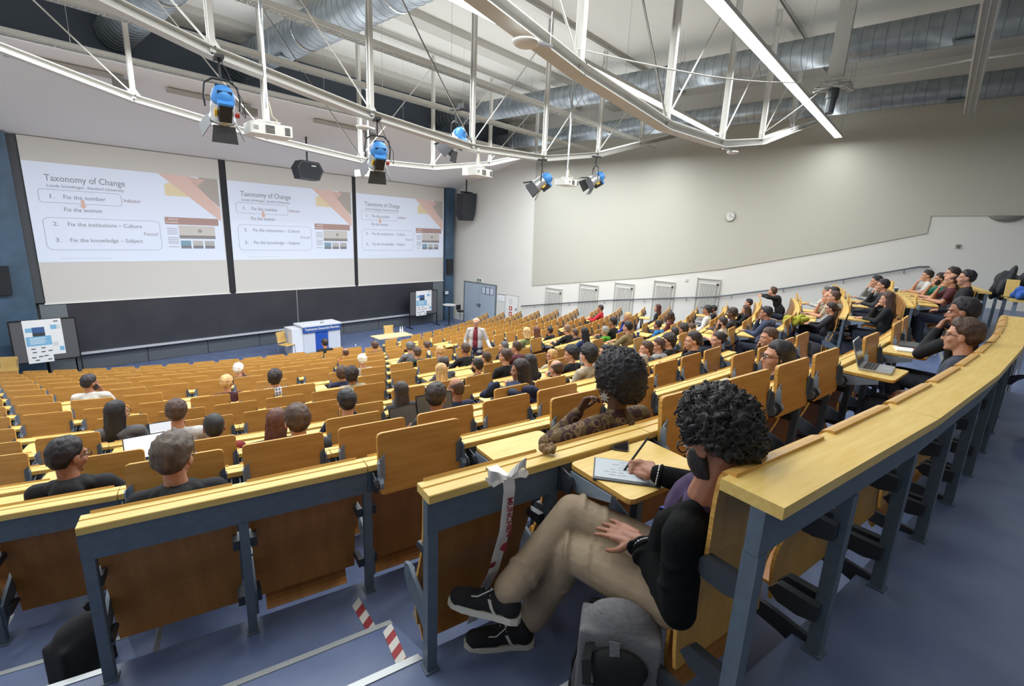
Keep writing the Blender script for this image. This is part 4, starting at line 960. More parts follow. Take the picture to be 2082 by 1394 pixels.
def hand_prims(mb, wr, dirv, nrm, side, curl=.25, k=1., spread=1.):     # wrist, pointing dir, palm normal (back of hand side up), side=+1 right hand
    d = V(dirv).normalized(); n = V(nrm); n = (n-d*n.dot(d)).normalized(); s = d.cross(n)*side   # s points to the thumb side
    w_ = V(wr)
    mb.cap(w_, w_+d*.05*k, .024*k, .020*k)
    for i in range(4): mb.cap(w_+d*.025*k+s*((1.5-i)*.014*k), w_+d*.085*k+s*((1.5-i)*.0205*k), .0155*k, .0125*k)
    Ls = (.034, .040, .038, .030)
    for i in range(4):
        b = w_+d*.088*k+s*((1.5-i)*.0205*k); dd = (d+s*(1.5-i)*.05*spread).normalized(); L = Ls[i]*k
        for j in range(3):
            a = curl*(j+1)*1.0
            v = dd*math.cos(a)-n*math.sin(a); e = b+v*L*(1, .72, .56)[j]
            mb.cap(b, e, (.0095, .0088, .008)[j]*k, (.0088, .008, .0072)[j]*k, 8); b = e
    b = w_+d*.022*k+s*.026*k
    e = b+(d*.6+s*.75-n*.25).normalized()*.040*k; mb.cap(b, e, .014*k, .0115*k)
    f2 = e+(d*.85+s*.25-n*.35).normalized()*.032*k; mb.cap(e, f2, .0105*k, .0092*k); mb.cap(f2, f2+(d*.95-n*.3).normalized()*.022*k, .0092*k, .0078*k)
def pose_joints(pose):
    J = dict(pel=V((0, .29, .53)), chest=V((0, .25, .82)), neck=V((0, .245, 1.03)), head=V((0, .275, 1.20)), pitch=8.)
    sh = .255
    if pose == 'L': J.update(chest=V((0, .22, .82)), neck=V((0, .20, 1.03)), head=V((0, .235, 1.20)), pitch=2.); sh = .205
    if pose in 'CSD': J.update(chest=V((0, .28, .82)), neck=V((0, .30, 1.02)), head=V((0, .335, 1.185)), pitch=8.); sh = .30
    if pose == 'F': J.update(chest=V((0, .38, .86)), neck=V((0, .49, 1.02)), head=V((0, .56, 1.17)), pitch=-4.); sh = .46
    for s, k in ((-1, 'l'), (1, 'r')):
        J['sh'+k] = V((s*.17, sh, .99)); J['hip'+k] = V((s*.09, .29, .50)); J['kn'+k] = V((s*.11, .68, .53)); J['an'+k] = V((s*.11, .63, .10)); J['to'+k] = V((s*.12, .79, .045))
        J['el'+k] = V((s*.25, .42, .795)); J['wr'+k] = V((s*.10, .62, .815)); J['hd'+k] = V((-s*.5, .85, 0)); J['hn'+k] = V((0, 0, 1)); J['cu'+k] = .25
        if pose == 'L': J['el'+k] = V((s*.25, .27, .72)); J['wr'+k] = V((s*.11, .47, .66)); J['hd'+k] = V((-s*.8, .6, -.1)); J['cu'+k] = .45
        if pose == 'S' or (pose == 'C' and s > 0) or (pose == 'D' and s < 0): J['el'+k] = V((s*.20, .53, .80)); J['wr'+k] = V((s*.085, .46, 1.02)); J['hd'+k] = V((-s*.35, -.25, .9)); J['hn'+k] = V((s*.3, 1, .1)); J['cu'+k] = .9
        if pose == 'F': J['sh'+k] = V((s*.17, sh, 1.0)); J['el'+k] = V((s*.27, .66, 1.02)); J['wr'+k] = V((s*-.02, .84, 1.04)); J['hd'+k] = V((-s*.9, .1, 0)); J['cu'+k] = .3
    return J
def head_matrix(J, yaw): return T(*J['head']) @ Rz(math.radians(-yaw)) @ Rx(math.radians(-J['pitch']))
def body_prims(J, H, tee=False, hood=False, bulk=1.):
    sk, top, pt, shs = MB(), MB(), MB(), MB()
    head_prims(sk, H, J['neck'])
    sk.cap(J['neck'], J['chest'], .055, .08); sk.cap(J['chest'], J['pel'], .08, .08); sk.cap(J['shl'], J['shr'], .045)
    ch, pl = J['chest'], J['pel']; up = (J['neck']-ch).normalized()
    top.ell(ch+up*.04, (.165*bulk, .112*bulk, .19)); top.ell(pl+V((0, -.005, .10)), (.155*bulk, .118*bulk, .17)); top.ell((ch+pl)/2, (.155*bulk, .11*bulk, .17))
    top.cap(J['shl'], J['shr'], .062*bulk); top.cap(J['neck']+V((0, -.01, -.045)), J['neck']+V((0, -.005, -.0)), .085, .066)
    if hood:
        for a in range(9):
            t = math.radians(20+a*40); top.ell(J['neck']+V((.085*math.sin(t), -.015-.075*math.cos(t)*(1), .0+.015*math.cos(t))), (.045, .045, .04))
        top.ell(J['neck']+V((0, -.11, -.02)), (.09, .05, .07))
    for k, s in (('l', -1), ('r', 1)):
        a, e, w_ = J['sh'+k], J['el'+k], J['wr'+k]
        sk.cap(a, e, .04, .034); sk.cap(e, w_, .040 if tee else .034, .026)
        hand_prims(sk, w_, J['hd'+k], J['hn'+k], s, J['cu'+k])
        top.cap(a, e if not tee else a.lerp(e, .62), .060*bulk, .052*bulk)
        if not tee: top.cap(e, w_.lerp(e, .06), .050*bulk, .036)
        h, kn, an, to = J['hip'+k], J['kn'+k], J['an'+k], J['to'+k]
        sk.cap(h, kn, .06, .045); sk.cap(kn, an, .045, .034)
        pt.cap(h, kn, .092, .068); pt.cap(kn, an.lerp(kn, .08), .066, .052)
        sk.cap(an, to, .03, .03); shs.cap(an+V((0, -.03, -.045)), to, .046, .040); shs.cap(an+V((0, -.03, -.03)), an+V((0, .0, .0)), .048, .044)
    pt.cap(J['hipl'], J['hipr'], .11); pt.ell(J['pel'], (.15, .12, .10)); sk.cap(J['hipl'], J['hipr'], .07)
    return sk, top, pt, shs
# hair in head-local space
from mathutils import noise as NZ
HAIRS = {}
def hair_mesh(style, hi=False):
    key = (style, hi)
    if key in HAIRS: return HAIRS[key]
    nu, nv = (96, 64) if hi else (40, 28)
    S = dict(short=(.016, .006, 9), tousled=(.026, .006, 11), curly=(.036, .016, 32), afro=(.082, .010, 40), buzz=(.005, .001, 9), bald=(0, 0, 1), balding=(.014, .005, 9), long=(.02, .004, 8), bob=(.024, .005, 8), bun=(.014, .003, 8), cap=(.020, .002, 5), hero=(.046, .016, 30))[style]
    th, na, nf = S; mb = MB(); P = []
    def sm(a, b, x): t = max(0, min(1, (x-a)/(b-a))); return t*t*(3-2*t)
    for j in range(nv+1):
        ph = math.pi*j/nv
        for i in range(nu):
            a = 2*math.pi*i/nu; d = V((math.sin(ph)*math.sin(a), math.sin(ph)*math.cos(a), math.cos(ph)))     # a=0 front
            fa = abs((math.degrees(a)+180) % 360-180); zz = .090+(.042*sm(80, 130, fa) if d.z < 0 else 0)
            rs = 1/math.sqrt((d.x/.076)**2+(d.y/.096)**2+(d.z/zz)**2)
            fa = abs((math.degrees(a)+180) % 360-180)
            zl = .46-.66*sm(42, 76, fa)-.66*sm(84, 128, fa)
            if style in ('afro', 'hero'): zl = .56-.86*sm(40, 74, fa)-.45*sm(92, 140, fa)
            m = sm(zl-.07, zl+.10, d.z)
            if style in ('balding', 'bald'): m *= 1-sm(.30, .55, d.z+.35*d.y)
            nz = NZ.noise(d*nf*.35+V((3.1, 1.7, .4)))*na*1.6+NZ.noise(d*nf)*na
            t = th*(.75+.45*max(0, d.z)+.25*max(0, -d.y))+nz
            if style == 'tousled' and d.y > .3: t *= 1.35
            if style in ('short', 'bun', 'long', 'bob', 'balding', 'tousled'): t *= .25+.75*sm(zl, zl+.5, d.z)
            if style in ('hero', 'afro') and d.y > .2: t *= 1-.5*sm(.2, .7, d.y)
            r = rs*(.86+.14*m)+max(.002, t)*m if m > .01 else rs*.86
            P.append(V((0, -.012, .03))+d*r)
    mb.add(P, [(j*nu+i, (j+1)*nu+i, (j+1)*nu+(i+1) % nu, j*nu+(i+1) % nu) for j in range(nv) for i in range(nu)])
    if style in ('long', 'bob'):
        L = .34 if style == 'long' else .14; n2, m2 = 25, 14; base = []
        for lay in (0, 1):
            for j in range(m2+1):
                s = j/m2
                for i in range(n2):
                    a = math.radians(72+216*i/(n2-1)); w_ = NZ.noise(V((math.sin(a)*5, math.cos(a)*5, s*3)))*.014
                    rr = (.092+.018*s-.02*s*s+w_) if lay == 0 else (.070+.01*s)
                    base.append(V((rr*math.sin(a)*(.92 if s < .5 else .98), -.015+rr*math.cos(a)*1.12-.02*s, .055-s*(L+.055)+.01*math.sin(i*2.1)*s)))
        N = (m2+1)*n2; F = []
        for lay in (0, 1):
            for j in range(m2):
                for i in range(n2-1):
                    q = (lay*N+j*n2+i, lay*N+j*n2+i+1, lay*N+(j+1)*n2+i+1, lay*N+(j+1)*n2+i); F.append(q if lay == 0 else q[::-1])
        for i in range(n2-1):
            for j in (0, m2): F.append((j*n2+i, j*n2+i+1, N+j*n2+i+1, N+j*n2+i))
        for j in range(m2):
            for i in (0, n2-1): F.append((j*n2+i, (j+1)*n2+i, N+(j+1)*n2+i, N+j*n2+i))
        mb.add(base, F)
    if style == 'bun': mb.ell((0, -.115, .055), (.04, .035, .04)); mb.ell((0, -.095, .045), (.03, .03, .03))
    if style == 'cap': mb.prism([(-.06, .05), (.06, .05), (.05, .145), (0, .16), (-.05, .145)], .008, (0, .02, .06))
    if hi and style in ('afro', 'hero'):
        rnd = random.Random(5)
        for q in range(1500 if style == 'hero' else 900):
            i = rnd.randrange(len(P)); p = P[i]; d = (p-V((0, -.012, .03))); r0 = d.length
            rs = 1/math.sqrt((d.x/r0/.074)**2+(d.y/r0/.094)**2+(d.z/r0/.090)**2)
            if r0 < rs+.012: continue
            d.normalize(); rad = rnd.uniform(.006, .011) if style == 'hero' else rnd.uniform(.004, .008)
            u = d.cross(V((rnd.random()-.5, rnd.random()-.5, rnd.random()-.5))).normalized(); v = (d.cross(u)+d*rnd.uniform(.3, 1.4)).normalized()
            c = p-d*rnd.uniform(0, .008); k = 7
            pts = [c+u*rad*math.cos(2*math.pi*x/k*1.0)+v*rad*math.sin(2*math.pi*x/k*1.0)+d*x*.0012 for x in range(k)]
            mb.tube(pts, [.0014, .002, .0022, .0022, .002, .0018, .001], 4)
    HAIRS[key] = mb.mesh('hair', [None], True); return HAIRS[key]
def eyes_mesh():
    if 'eyes' in HAIRS: return HAIRS['eyes']
    mb = MB()
    for s in (-1, 1):
        mb.cur = 0; mb.ell((s*.033, .079, .004), (.0135, .011, .009), None, 10, 8)
        mb.cur = 1; mb.ell((s*.033, .086, .004), (.0055, .006, .006), None, 8, 6); mb.cap((s*.018, .096, .026), (s*.050, .080, .028), .0035, .003, 6)
    HAIRS['eyes'] = mb.mesh('eyes', [mat('eye_white', 'd8d2cc', .3), mat('eye_dark', '1c1412', .3)], True); return HAIRS['eyes']
def glasses_mesh():
    if 'gl' in HAIRS: return HAIRS['gl']
    mb = MB()
    for s in (-1, 1):
        mb.tube([(s*.034+.024*math.cos(a*math.pi/8), .104-.004*abs(math.cos(a*math.pi/8)), .002+.019*math.sin(a*math.pi/8)) for a in range(16)], .0028, 5, True)
        mb.tube([(s*.058, .100, .008), (s*.074, .07, .008), (s*.080, -.005, .006), (s*.080, -.02, -.012)], .0028, 5)
    mb.tube([(-.010, .103, .006), (0, .107, .010), (.010, .103, .006)], .0025, 5)
    HAIRS['gl'] = mb.mesh('glasses', BLACK, True); return HAIRS['gl']
def beard_mesh():
    if 'be' in HAIRS: return HAIRS['be']
    mb = MB(); nu, nv = 40, 26; P = []
    def sm(a, b, x): t = max(0, min(1, (x-a)/(b-a))); return t*t*(3-2*t)
    for j in range(nv+1):
        ph = math.pi*j/nv
        for i in range(nu):
            a = 2*math.pi*i/nu; d = V((math.sin(ph)*math.sin(a), math.sin(ph)*math.cos(a), math.cos(ph)))
            fa = abs((math.degrees(a)+180) % 360-180)
            r = 1/math.sqrt((d.x/.0665)**2+(d.y/.070)**2+(d.z/.090)**2)
            zl = -.42+.85*sm(25, 78, fa); m = sm(zl+.06, zl-.08, d.z)*(1-sm(104, 124, fa))
            if fa < 30 and -.18 > d.z > -.30: m = max(m, .8*(1-sm(18, 30, fa)))
            P.append(V((0, .026, -.034))+d*(r*(.80+.20*m)+(.008+.003*NZ.noise(d*22))*m))
    mb.add(P, [(j*nu+i, (j+1)*nu+i, (j+1)*nu+(i+1) % nu, j*nu+(i+1) % nu) for j in range(nv) for i in range(nu)])
    HAIRS['be'] = mb.mesh('beard', [None], True); return HAIRS['be']
def setm(o, m):
    o.material_slots[0].link = 'OBJECT'; o.material_slots[0].material = m; return o
TEES = {'teal', 'burgundy', 'white', 'beige', 'striped'}
BODY = {}; plist = []
for p in PEOPLE:
    n, x, hh, pose, yaw, hair, hc, top, skin, ex, lab = p
    pose = pose or random.Random(int(x*100)+n).choice('TTTLCL'); yaw = yaw or 0; yaw = int(round(yaw/20)*20)
    tee = top in TEES and pose in 'CS'; hood = top.endswith('hood') or top in ('slate', 'green', 'lime') or 'fwd' in ex
    near = (n <= 3 and x < 4) or n == 0 and x < 7 or 'big' in ex
    key = (pose, yaw, tee, hood, near)
    if key not in BODY:
        J = pose_joints(pose); H = head_matrix(J, yaw); pr = body_prims(J, H, tee, hood)
        vx = .0072 if near else .0115
        BODY[key] = (H, remesh_job(pr[0], vx, 3 if near else 2, .45), remesh_job(pr[1], .009 if near else .014, 5), remesh_job(pr[2], .014, 4), remesh_job(pr[3], .012, 3))
    plist.append((p, key))
BODYM = run_jobs()
def dress(t, parts, H, hair, hc, skin, top, ex, inv=None, hi=False):
    b = setm(link('body', parts[0], t), skin); setm(link('top', parts[1], t), top); setm(link('trousers', parts[2], t), DENIM); setm(link('shoes', parts[3], t), SHOE)
    if hair != 'bald' or True: setm(link('hair', hair_mesh(hair, hi), t, H), hairm(hc))
    link('eyes', eyes_mesh(), t, H)
    if 'glasses' in ex: link('glasses', glasses_mesh(), t, H)
    if 'beard' in ex: setm(link('beard', beard_mesh(), t, H), hairm(hc))
    return b
for p, key in plist:
    n, x, hh, pose, yaw, hair, hc, top, skin, ex, lab = p
    th = th_of(n, x); s = max(.95, min(1.08, hh/1.2)); dz = max(-.10, min(.10, hh-1.2*s))
    Mx = T(*arc(RR(n), th, FL(n)+dz)) @ Rz(th) @ Matrix.Diagonal((s, s, s, 1))
    if 'fwd' in ex: s = 1.02; Mx = T(*arc(RR(n), th, FL(n)+hh-1.2*s)) @ Rz(th) @ Matrix.Diagonal((s, s, s, 1)); Mx = Mx @ T(0, .24, 0)
    t = thing('person', lab, 'person', Mx, 'seated audience')
    bd = BODY[key]
    dress(t, [BODYM[i] for i in bd[1:]], bd[0], hair, hc, SKINS[skin or 'light'], clothm(top), ex, hi=key[4] and hair in ('curly',) and False)
    if 'watch' in ex:
        J = pose_joints(key[0]); w_ = J['wrr']; q = quat_to(J['hdr'])
        mb = MB(); mb.tube([w_+q @ V((.031*math.cos(a*math.pi/6), .031*math.sin(a*math.pi/6), 0)) for a in range(12)], .007, 6, True); mb.build('wristwatch', BLACK, t)
# the speaker standing in the centre aisle
J = dict(pel=V((0, 0, .95)), chest=V((0, .0, 1.24)), neck=V((0, -.01, 1.45)), head=V((0, .03, 1.62)), pitch=6.)
for s, k in ((-1, 'l'), (1, 'r')):
    J['sh'+k] = V((s*.18, 0, 1.41)); J['hip'+k] = V((s*.09, 0, .92)); J['kn'+k] = V((s*.11, .03, .5)); J['an'+k] = V((s*.12, 0, .09)); J['to'+k] = V((s*.14, .15, .045)); J['hn'+k] = V((0, 0, 1)); J['cu'+k] = .6
J.update(ell=V((-.30, -.02, 1.14)), wrl=V((-.40, .17, 1.02)), hdl=V((-.6, .8, -.1)), elr=V((.28, -.04, 1.12)), wrr=V((.26, .10, .93)), hdr=V((0, .5, -.8)))
H = head_matrix(J, 0)
sk, jk, pt, shs = body_prims(J, H)
jk = MB(); up = V((0, 0, 1))
for s, k in ((-1, 'l'), (1, 'r')):
    jk.ell((s*.085, -.01, 1.26), (.105, .118, .20)); jk.ell((s*.09, -.01, 1.02), (.105, .122, .24)); jk.ell((s*.10, -.01, .88), (.10, .12, .14)); jk.cap(J['sh'+k], J['el'+k], .064, .054); jk.cap(J['el'+k], J['wr'+k], .052, .042)
    jk.cap((s*.03, .0, 1.44), J['sh'+k], .05, .062)
jk.ell((0, -.05, 1.2), (.15, .08, .30)); jk.ell((0, -.05, .95), (.15, .08, .2))
sw = MB(); sw.ell((0, .02, 1.25), (.10, .115, .22)); sw.ell((0, .02, 1.05), (.10, .125, .16)); sw.cap((0, .0, 1.42), (0, 0, 1.46), .068, .062)
for mb_, vx in ((sk, .0095), (jk, .012), (pt, .012), (shs, .012), (sw, .012)): remesh_job(mb_, vx, 3)
sp = run_jobs()
t = thing('person', 'grey-haired lecturer in pale jacket and maroon sweater standing in the aisle', 'person', T(8.78, 8.88, FL(10)) @ Rz(math.radians(128)))
b = setm(link('body', sp[0], t), SKINS['light']); setm(link('jacket', sp[1], t), mat('jacket_pale', 'b3b1ae', .8)); setm(link('trousers', sp[2], t), mat('trousers_navy', '23263a', .8)); setm(link('shoes', sp[3], t), SHOE); setm(link('sweater', sp[4], t), mat('sweater_maroon', '6e1f2c', .85))
setm(link('hair', hair_mesh('balding'), t, H), hairm('grey')); link('eyes', eyes_mesh(), t, H); link('glasses', glasses_mesh(), t, H)

# ------------------------------------------------------------------ woman with the afro
J = pose_joints('D'); H = head_matrix(J, -8)
J['ell'] = V((-.30, .55, .80)); J['wrl'] = V((-.13, .47, 1.0)); J['shl'] = V((-.19, .30, .97)); J['shr'] = V((.19, .28, .98)); J['cul'] = .7; J['wrr'] = V((.18, .50, .81)); J['hdr'] = V((-.2, .9, 0))
sk, top, pt, shs = body_prims(J, H, False, False, 1.05)
for mb_, vx in ((sk, .0055), (top, .008), (pt, .012), (shs, .012)): remesh_job(mb_, vx, 4, .45)
# ------------------------------------------------------------------ the man writing in the last row (world coordinates relative to the lens height)
def W(x, y, z): return V((x, y, z+ZC))
K = dict(pel=W(1.57, .465, -1.22), chest=W(1.55, .45, -.98), neck=W(1.475, .425, -.80), head=W(1.485, .425, -.615), shl=W(1.34, .435, -.885), shr=W(1.64, .46, -.865), ell=W(1.33, .415, -1.13), wrl=W(1.448, .615, -1.045),
         elr=W(1.775, .53, -.93), wrr=W(1.715, .70, -.915), hipl=W(1.48, .49, -1.23), hipr=W(1.64, .51, -1.22), knl=W(1.45, .89, -1.235), knr=W(1.53, .95, -1.12), anl=W(1.43, 1.05, -1.63), anr=W(1.255, 1.045, -1.385), tol=W(1.2, 1.24, -1.69), tor=W(1.21, 1.35, -1.58))
fw = V((.25, .97, 0)).normalized()
HH = T(*K['head']) @ Rz(math.atan2(-fw.x, fw.y)) @ Rz(math.radians(-3)) @ Rx(math.radians(-30)) @ Ry(math.radians(6))
sk2 = MB(); head_prims(sk2, HH, K['neck'])
sk2.cap(K['neck'], K['chest'], .055, .08); sk2.cap(K['chest'], K['pel'], .08); sk2.cap(K['shl'], K['shr'], .045)
for k in 'lr':
    sk2.cap(K['sh'+k], K['el'+k], .042, .036); sk2.cap(K['el'+k], K['wr'+k], .036, .0265)
    sk2.cap(K['hip'+k], K['kn'+k], .06, .045); sk2.cap(K['kn'+k], K['an'+k], .045, .034)
sk2.cap(K['hipl'], K['hipr'], .07)
hand_prims(sk2, K['wrl'], (.04, .23, -.035), (-.35, .0, .94), -1, .10, 1.08, 1.6)
# writing hand: fingers folded round the pen
wr = K['wrr']; d = V((.055, .115, -.03)).normalized(); nn = V((-.55, .25, .75)); nn = (nn-d*nn.dot(d)).normalized(); sd = d.cross(nn)
sk2.cap(wr, wr+d*.05, .026, .022)
tip = W(1.722, .842, -.972); ptop = W(1.845, .80, -.835); pd = (ptop-tip).normalized(); grip = tip+pd*.045
for i in range(4): sk2.cap(wr+d*.02+sd*((1.5-i)*.014), wr+d*.072+sd*((1.5-i)*.019), .0165, .013)
for i in range(4):
    b0 = wr+d*.076+sd*((1.5-i)*.019); g = grip+sd*(-.012*i+.006)-nn*.004*i-d*.010*i
    m1 = b0+d*.034+nn*(.006-.004*i); m2 = m1.lerp(g, .55)+nn*.004
    sk2.chain([b0, m1, m2, g], [.0105, .0095, .0088, .0078], 8)
tb0 = wr+d*.03+sd*.024; sk2.chain([tb0, tb0+d*.028+sd*.018-nn*.008, grip+sd*.016-d*.004+nn*.002], [.015, .0115, .0088], 8)
cd = MB(); ch, pl = K['chest'], K['pel']; QZ = Rz(math.atan2(-fw.x, fw.y)).to_3x3()
cd.ell(ch+V((-.01, -.02, .02)), (.165, .105, .19), QZ); cd.ell((ch+pl)/2+V((-.015, .012, 0)), (.155, .095, .2), QZ); cd.ell(pl+V((-.01, .03, .04)), (.16, .10, .15), QZ)
rt = V((fw.y, -fw.x, 0))
for s_ in (-1, 1): cd.chain([K['neck']+rt*s_*.062+V((0, 0, -.035)), ch+rt*s_*.095+fw*.055+V((0, 0, .03)), (ch+pl)/2+rt*s_*.12+fw*.06, pl+rt*s_*.12+fw*.06+V((0, 0, .02))], [.040, .055, .055, .05], 12)
cd.cap(K['shl'], K['shr'], .064); cd.cap(K['shl'].lerp(K['shr'], .5)+V((0, -.03, -.01)), K['neck']+V((0, -.045, -.01)), .07, .05)
for k in 'lr': cd.chain([K['sh'+k], K['el'+k], K['wr'+k].lerp(K['el'+k], .10)], [.064, .056, .040], 14)
rnd = random.Random(3)
for a, b, r_ in ((K['shl'], K['ell'], .058), (K['ell'], K['wrl'], .046)):           # folds of the sleeve
    for i in range(5):
        c = a.lerp(b, .25+.16*i); q = quat_to(b-a); t0 = rnd.random()*6
        cd.chain([c+q @ V((r_*math.cos(t0+x*.5), r_*math.sin(t0+x*.5), .02*math.sin(x*.6))) for x in range(5)], [.004, .010, .012, .010, .004], 6)
shirt = MB(); shirt.ell(ch+fw*.03+V((0, 0, .02)), (.115, .105, .19), QZ); shirt.ell((ch+pl)/2+fw*.03, (.125, .11, .2), QZ); shirt.ell(pl+fw*.02+V((0, 0, .06)), (.135, .12, .14), QZ); shirt.cap(K['neck']+V((0, 0, -.05))+fw*.01, K['neck']+V((0, 0, -.015)), .068, .060)
tr = MB(); tr.cap(K['hipl'], K['hipr'], .10); tr.ell(pl+fw*.02, (.155, .10, .10), QZ)
for k in 'lr':
    hp, kn, an = K['hip'+k], K['kn'+k], K['an'+k]; ae = an.lerp(kn, .02)
    tr.chain([hp, hp.lerp(kn, .5), kn, kn.lerp(ae, .5), ae], [.098, .092, .074, .068, .066], 16)
    for i in range(9):
        seg = (hp, kn) if i < 4 else (kn, ae); t_ = (.55+.12*i) if i < 4 else (.08+.2*(i-4)); t_ = min(t_, .97)
        c = seg[0].lerp(seg[1], t_); q = quat_to(seg[1]-seg[0]); t0 = rnd.random()*6; r_ = .082 if i < 4 else .066
        tr.chain([c+q @ V((r_*math.cos(t0+x*.42), r_*math.sin(t0+x*.42), (.035 if i % 2 else -.035)*x/3)) for x in range(6)], [.003, .009, .012, .012, .009, .003], 6)
for mb_, vx, sm_ in ((sk2, .0042, 4), (cd, .0068, 4), (shirt, .008, 4), (tr, .0072, 4)): remesh_job(mb_, vx, sm_, .45)
# shoe in its own frame: heel at origin, toe along +Y
up_ = MB(); up_.chain([(0, .04, .06), (0, .12, .055), (0, .20, .045), (0, .255, .04)], [.042, .042, .040, .034], 14); up_.chain([(0, .035, .05), (0, .04, .105)], [.044, .042], 14); up_.chain([(0, .10, .07), (0, .15, .065)], [.034, .032], 12)
for s in (-1, 1): up_.chain([(s*.012, .16, .04), (s*.016, .25, .036)], [.032, .028], 12)
remesh_job(up_, .0055, 4)
# backpack
bk = MB(); bk.box((0, 0, .22), (.29, .15, .42)); bk.ell((0, 0, .40), (.145, .08, .11)); bk.ell((0, -.07, .15), (.12, .05, .14)); bk.ell((0, .03, .1), (.15, .09, .12))
remesh_job(bk, .009, 14, .5)
pk = MB(); pk.box((0, -.10, .20), (.16, .05, .28)); pk.ell((0, -.09, .33), (.11, .04, .07)); remesh_job(pk, .008, 10, .5)
bg = MB(); bg.box((0, 0, .2), (.28, .16, .36)); bg.ell((0, 0, .36), (.14, .08, .1)); bg.ell((.02, -.05, .1), (.15, .08, .1)); remesh_job(bg, .012, 10, .5)
# crumpled jackets
def heap(seed, rx, ry, rz):
    r_ = random.Random(seed); mb = MB()
    for i in range(16): mb.ell((r_.uniform(-rx, rx)*.7, r_.uniform(-ry, ry)*.7, r_.uniform(.02, rz)), (r_.uniform(.3, .5)*rx, r_.uniform(.3, .5)*ry, r_.uniform(.35, .6)*rz), Euler((r_.random(), r_.random(), r_.random()*3)).to_matrix(), 10, 8)
    return mb
remesh_job(heap(1, .30, .22, .12), .010, 4); remesh_job(heap(2, .22, .14, .16), .010, 4); remesh_job(heap(4, .035, .03, .035), .0035, 1)
RJ = run_jobs()
t = thing('person', 'woman with large black afro and patterned brown sweater, chin on hand', 'person', T(*arc(RR(1), th_of(1, 2.33), FL(1)+.05)) @ Rz(th_of(1, 2.33)))
dress(t, RJ[0:4], H, 'afro', 'black', SKINS['dark'], clothm('pattern'), '', hi=True)
er = MB(); er.lathe([(.001, -.004), (.022, -.003), (.022, .003), (.001, .004)], (0, 0, 0), 10)
for a in range(8): er.cyl((.02*math.cos(a*.785), .02*math.sin(a*.785), 0), (.034*math.cos(a*.785), .034*math.sin(a*.785), 0), .004, n=5)
er.build('earring', mat('earring_silver', 'b9b9b4', .3, .6), t, M=H @ T(-.095, .005, -.055) @ Ry(math.pi/2))
# hero
t = thing('person', 'curly-haired man in black cardigan writing on a tablet, last row', 'person', T(1.55, .45, FL(0)))
iv = t.matrix_world.inverted()
body = setm(link('body', RJ[4], t, iv), mat('skin_hero', '9a6a54', .5, col2='8f5f49', scale=30, bump=.08, bscale=160))
setm(link('cardigan', RJ[5], t, iv), mat('cardigan_black', '131415', .95, col2='0f1011', scale=30, bump=.25, bscale=120, spec=.15))
setm(link('t_shirt', RJ[6], t, iv), mat('tshirt_purple', '37264a', .85, bump=.2, bscale=30))
setm(link('trousers', RJ[7], t, iv), mat('chino_beige', 'a18f78', .85, col2='94826c', scale=8, bump=.4, bscale=26))
setm(link('hair', hair_mesh('hero', True), t, iv @ HH), mat('hair_hero', '120f10', .5, col2='1d1918', scale=60))
link('eyes', eyes_mesh(), t, iv @ HH); setm(link('beard', beard_mesh(), t, iv @ HH), hairm('black')); link('glasses', glasses_mesh(), t, iv @ HH)
for k in 'lr':
    c = K['wr'+k].lerp(K['el'+k], .07); q = quat_to(K['wr'+k]-K['el'+k]); cf = MB()
    for i in range(22):
        a = 2*math.pi*i/22; b = a+.19; cf.cyl(c+q @ V((.042*math.cos(a), .042*math.sin(a), 0)), c+q @ V((.042*math.cos(b), .042*math.sin(b), 0)), .0026, n=5)
    o = cf.build('cuff_stitching', WHITE, t, M=iv); o['kind'] = 'stuff'
    q2 = [c+q @ V((.040*math.cos(a*.5236), .040*math.sin(a*.5236), -.01)) for a in range(12)]
    MB().tube(q2, .006, 6, True).build('cuff', MATS['cardigan_black'], t, True, M=iv)
rt = V((fw.y, -fw.x, 0)); lp = [K['neck']-rt*.06-fw*.02+V((0, 0, -.005)), K['neck']-rt*.062+fw*.05+V((0, 0, -.06)), ch-rt*.055+fw*.125+V((0, 0, .05)), ch-rt*.035+fw*.145+V((0, 0, -.06)), pl-rt*.02+fw*.155+V((0, 0, .10))]
MB().ribbon(lp, rt*.016, .003).build('lanyard', mat('lanyard_blue', '27307a', .7), t, M=iv)
SUEDE = mat('shoe_suede', '17171a', .85, bump=.3, bscale=120); SOLE = mat('shoe_sole', 'c9c6ba', .6); LACE = mat('shoe_lace', 'c9c9c6', .7)
solep = [(.0, -.012), (.026, -.006), (.038, .02), (.038, .09), (.044, .17), (.044, .225), (.032, .275), (.010, .295), (-.012, .293), (-.034, .27), (-.046, .22), (-.044, .16), (-.036, .09), (-.038, .02), (-.026, -.006)]
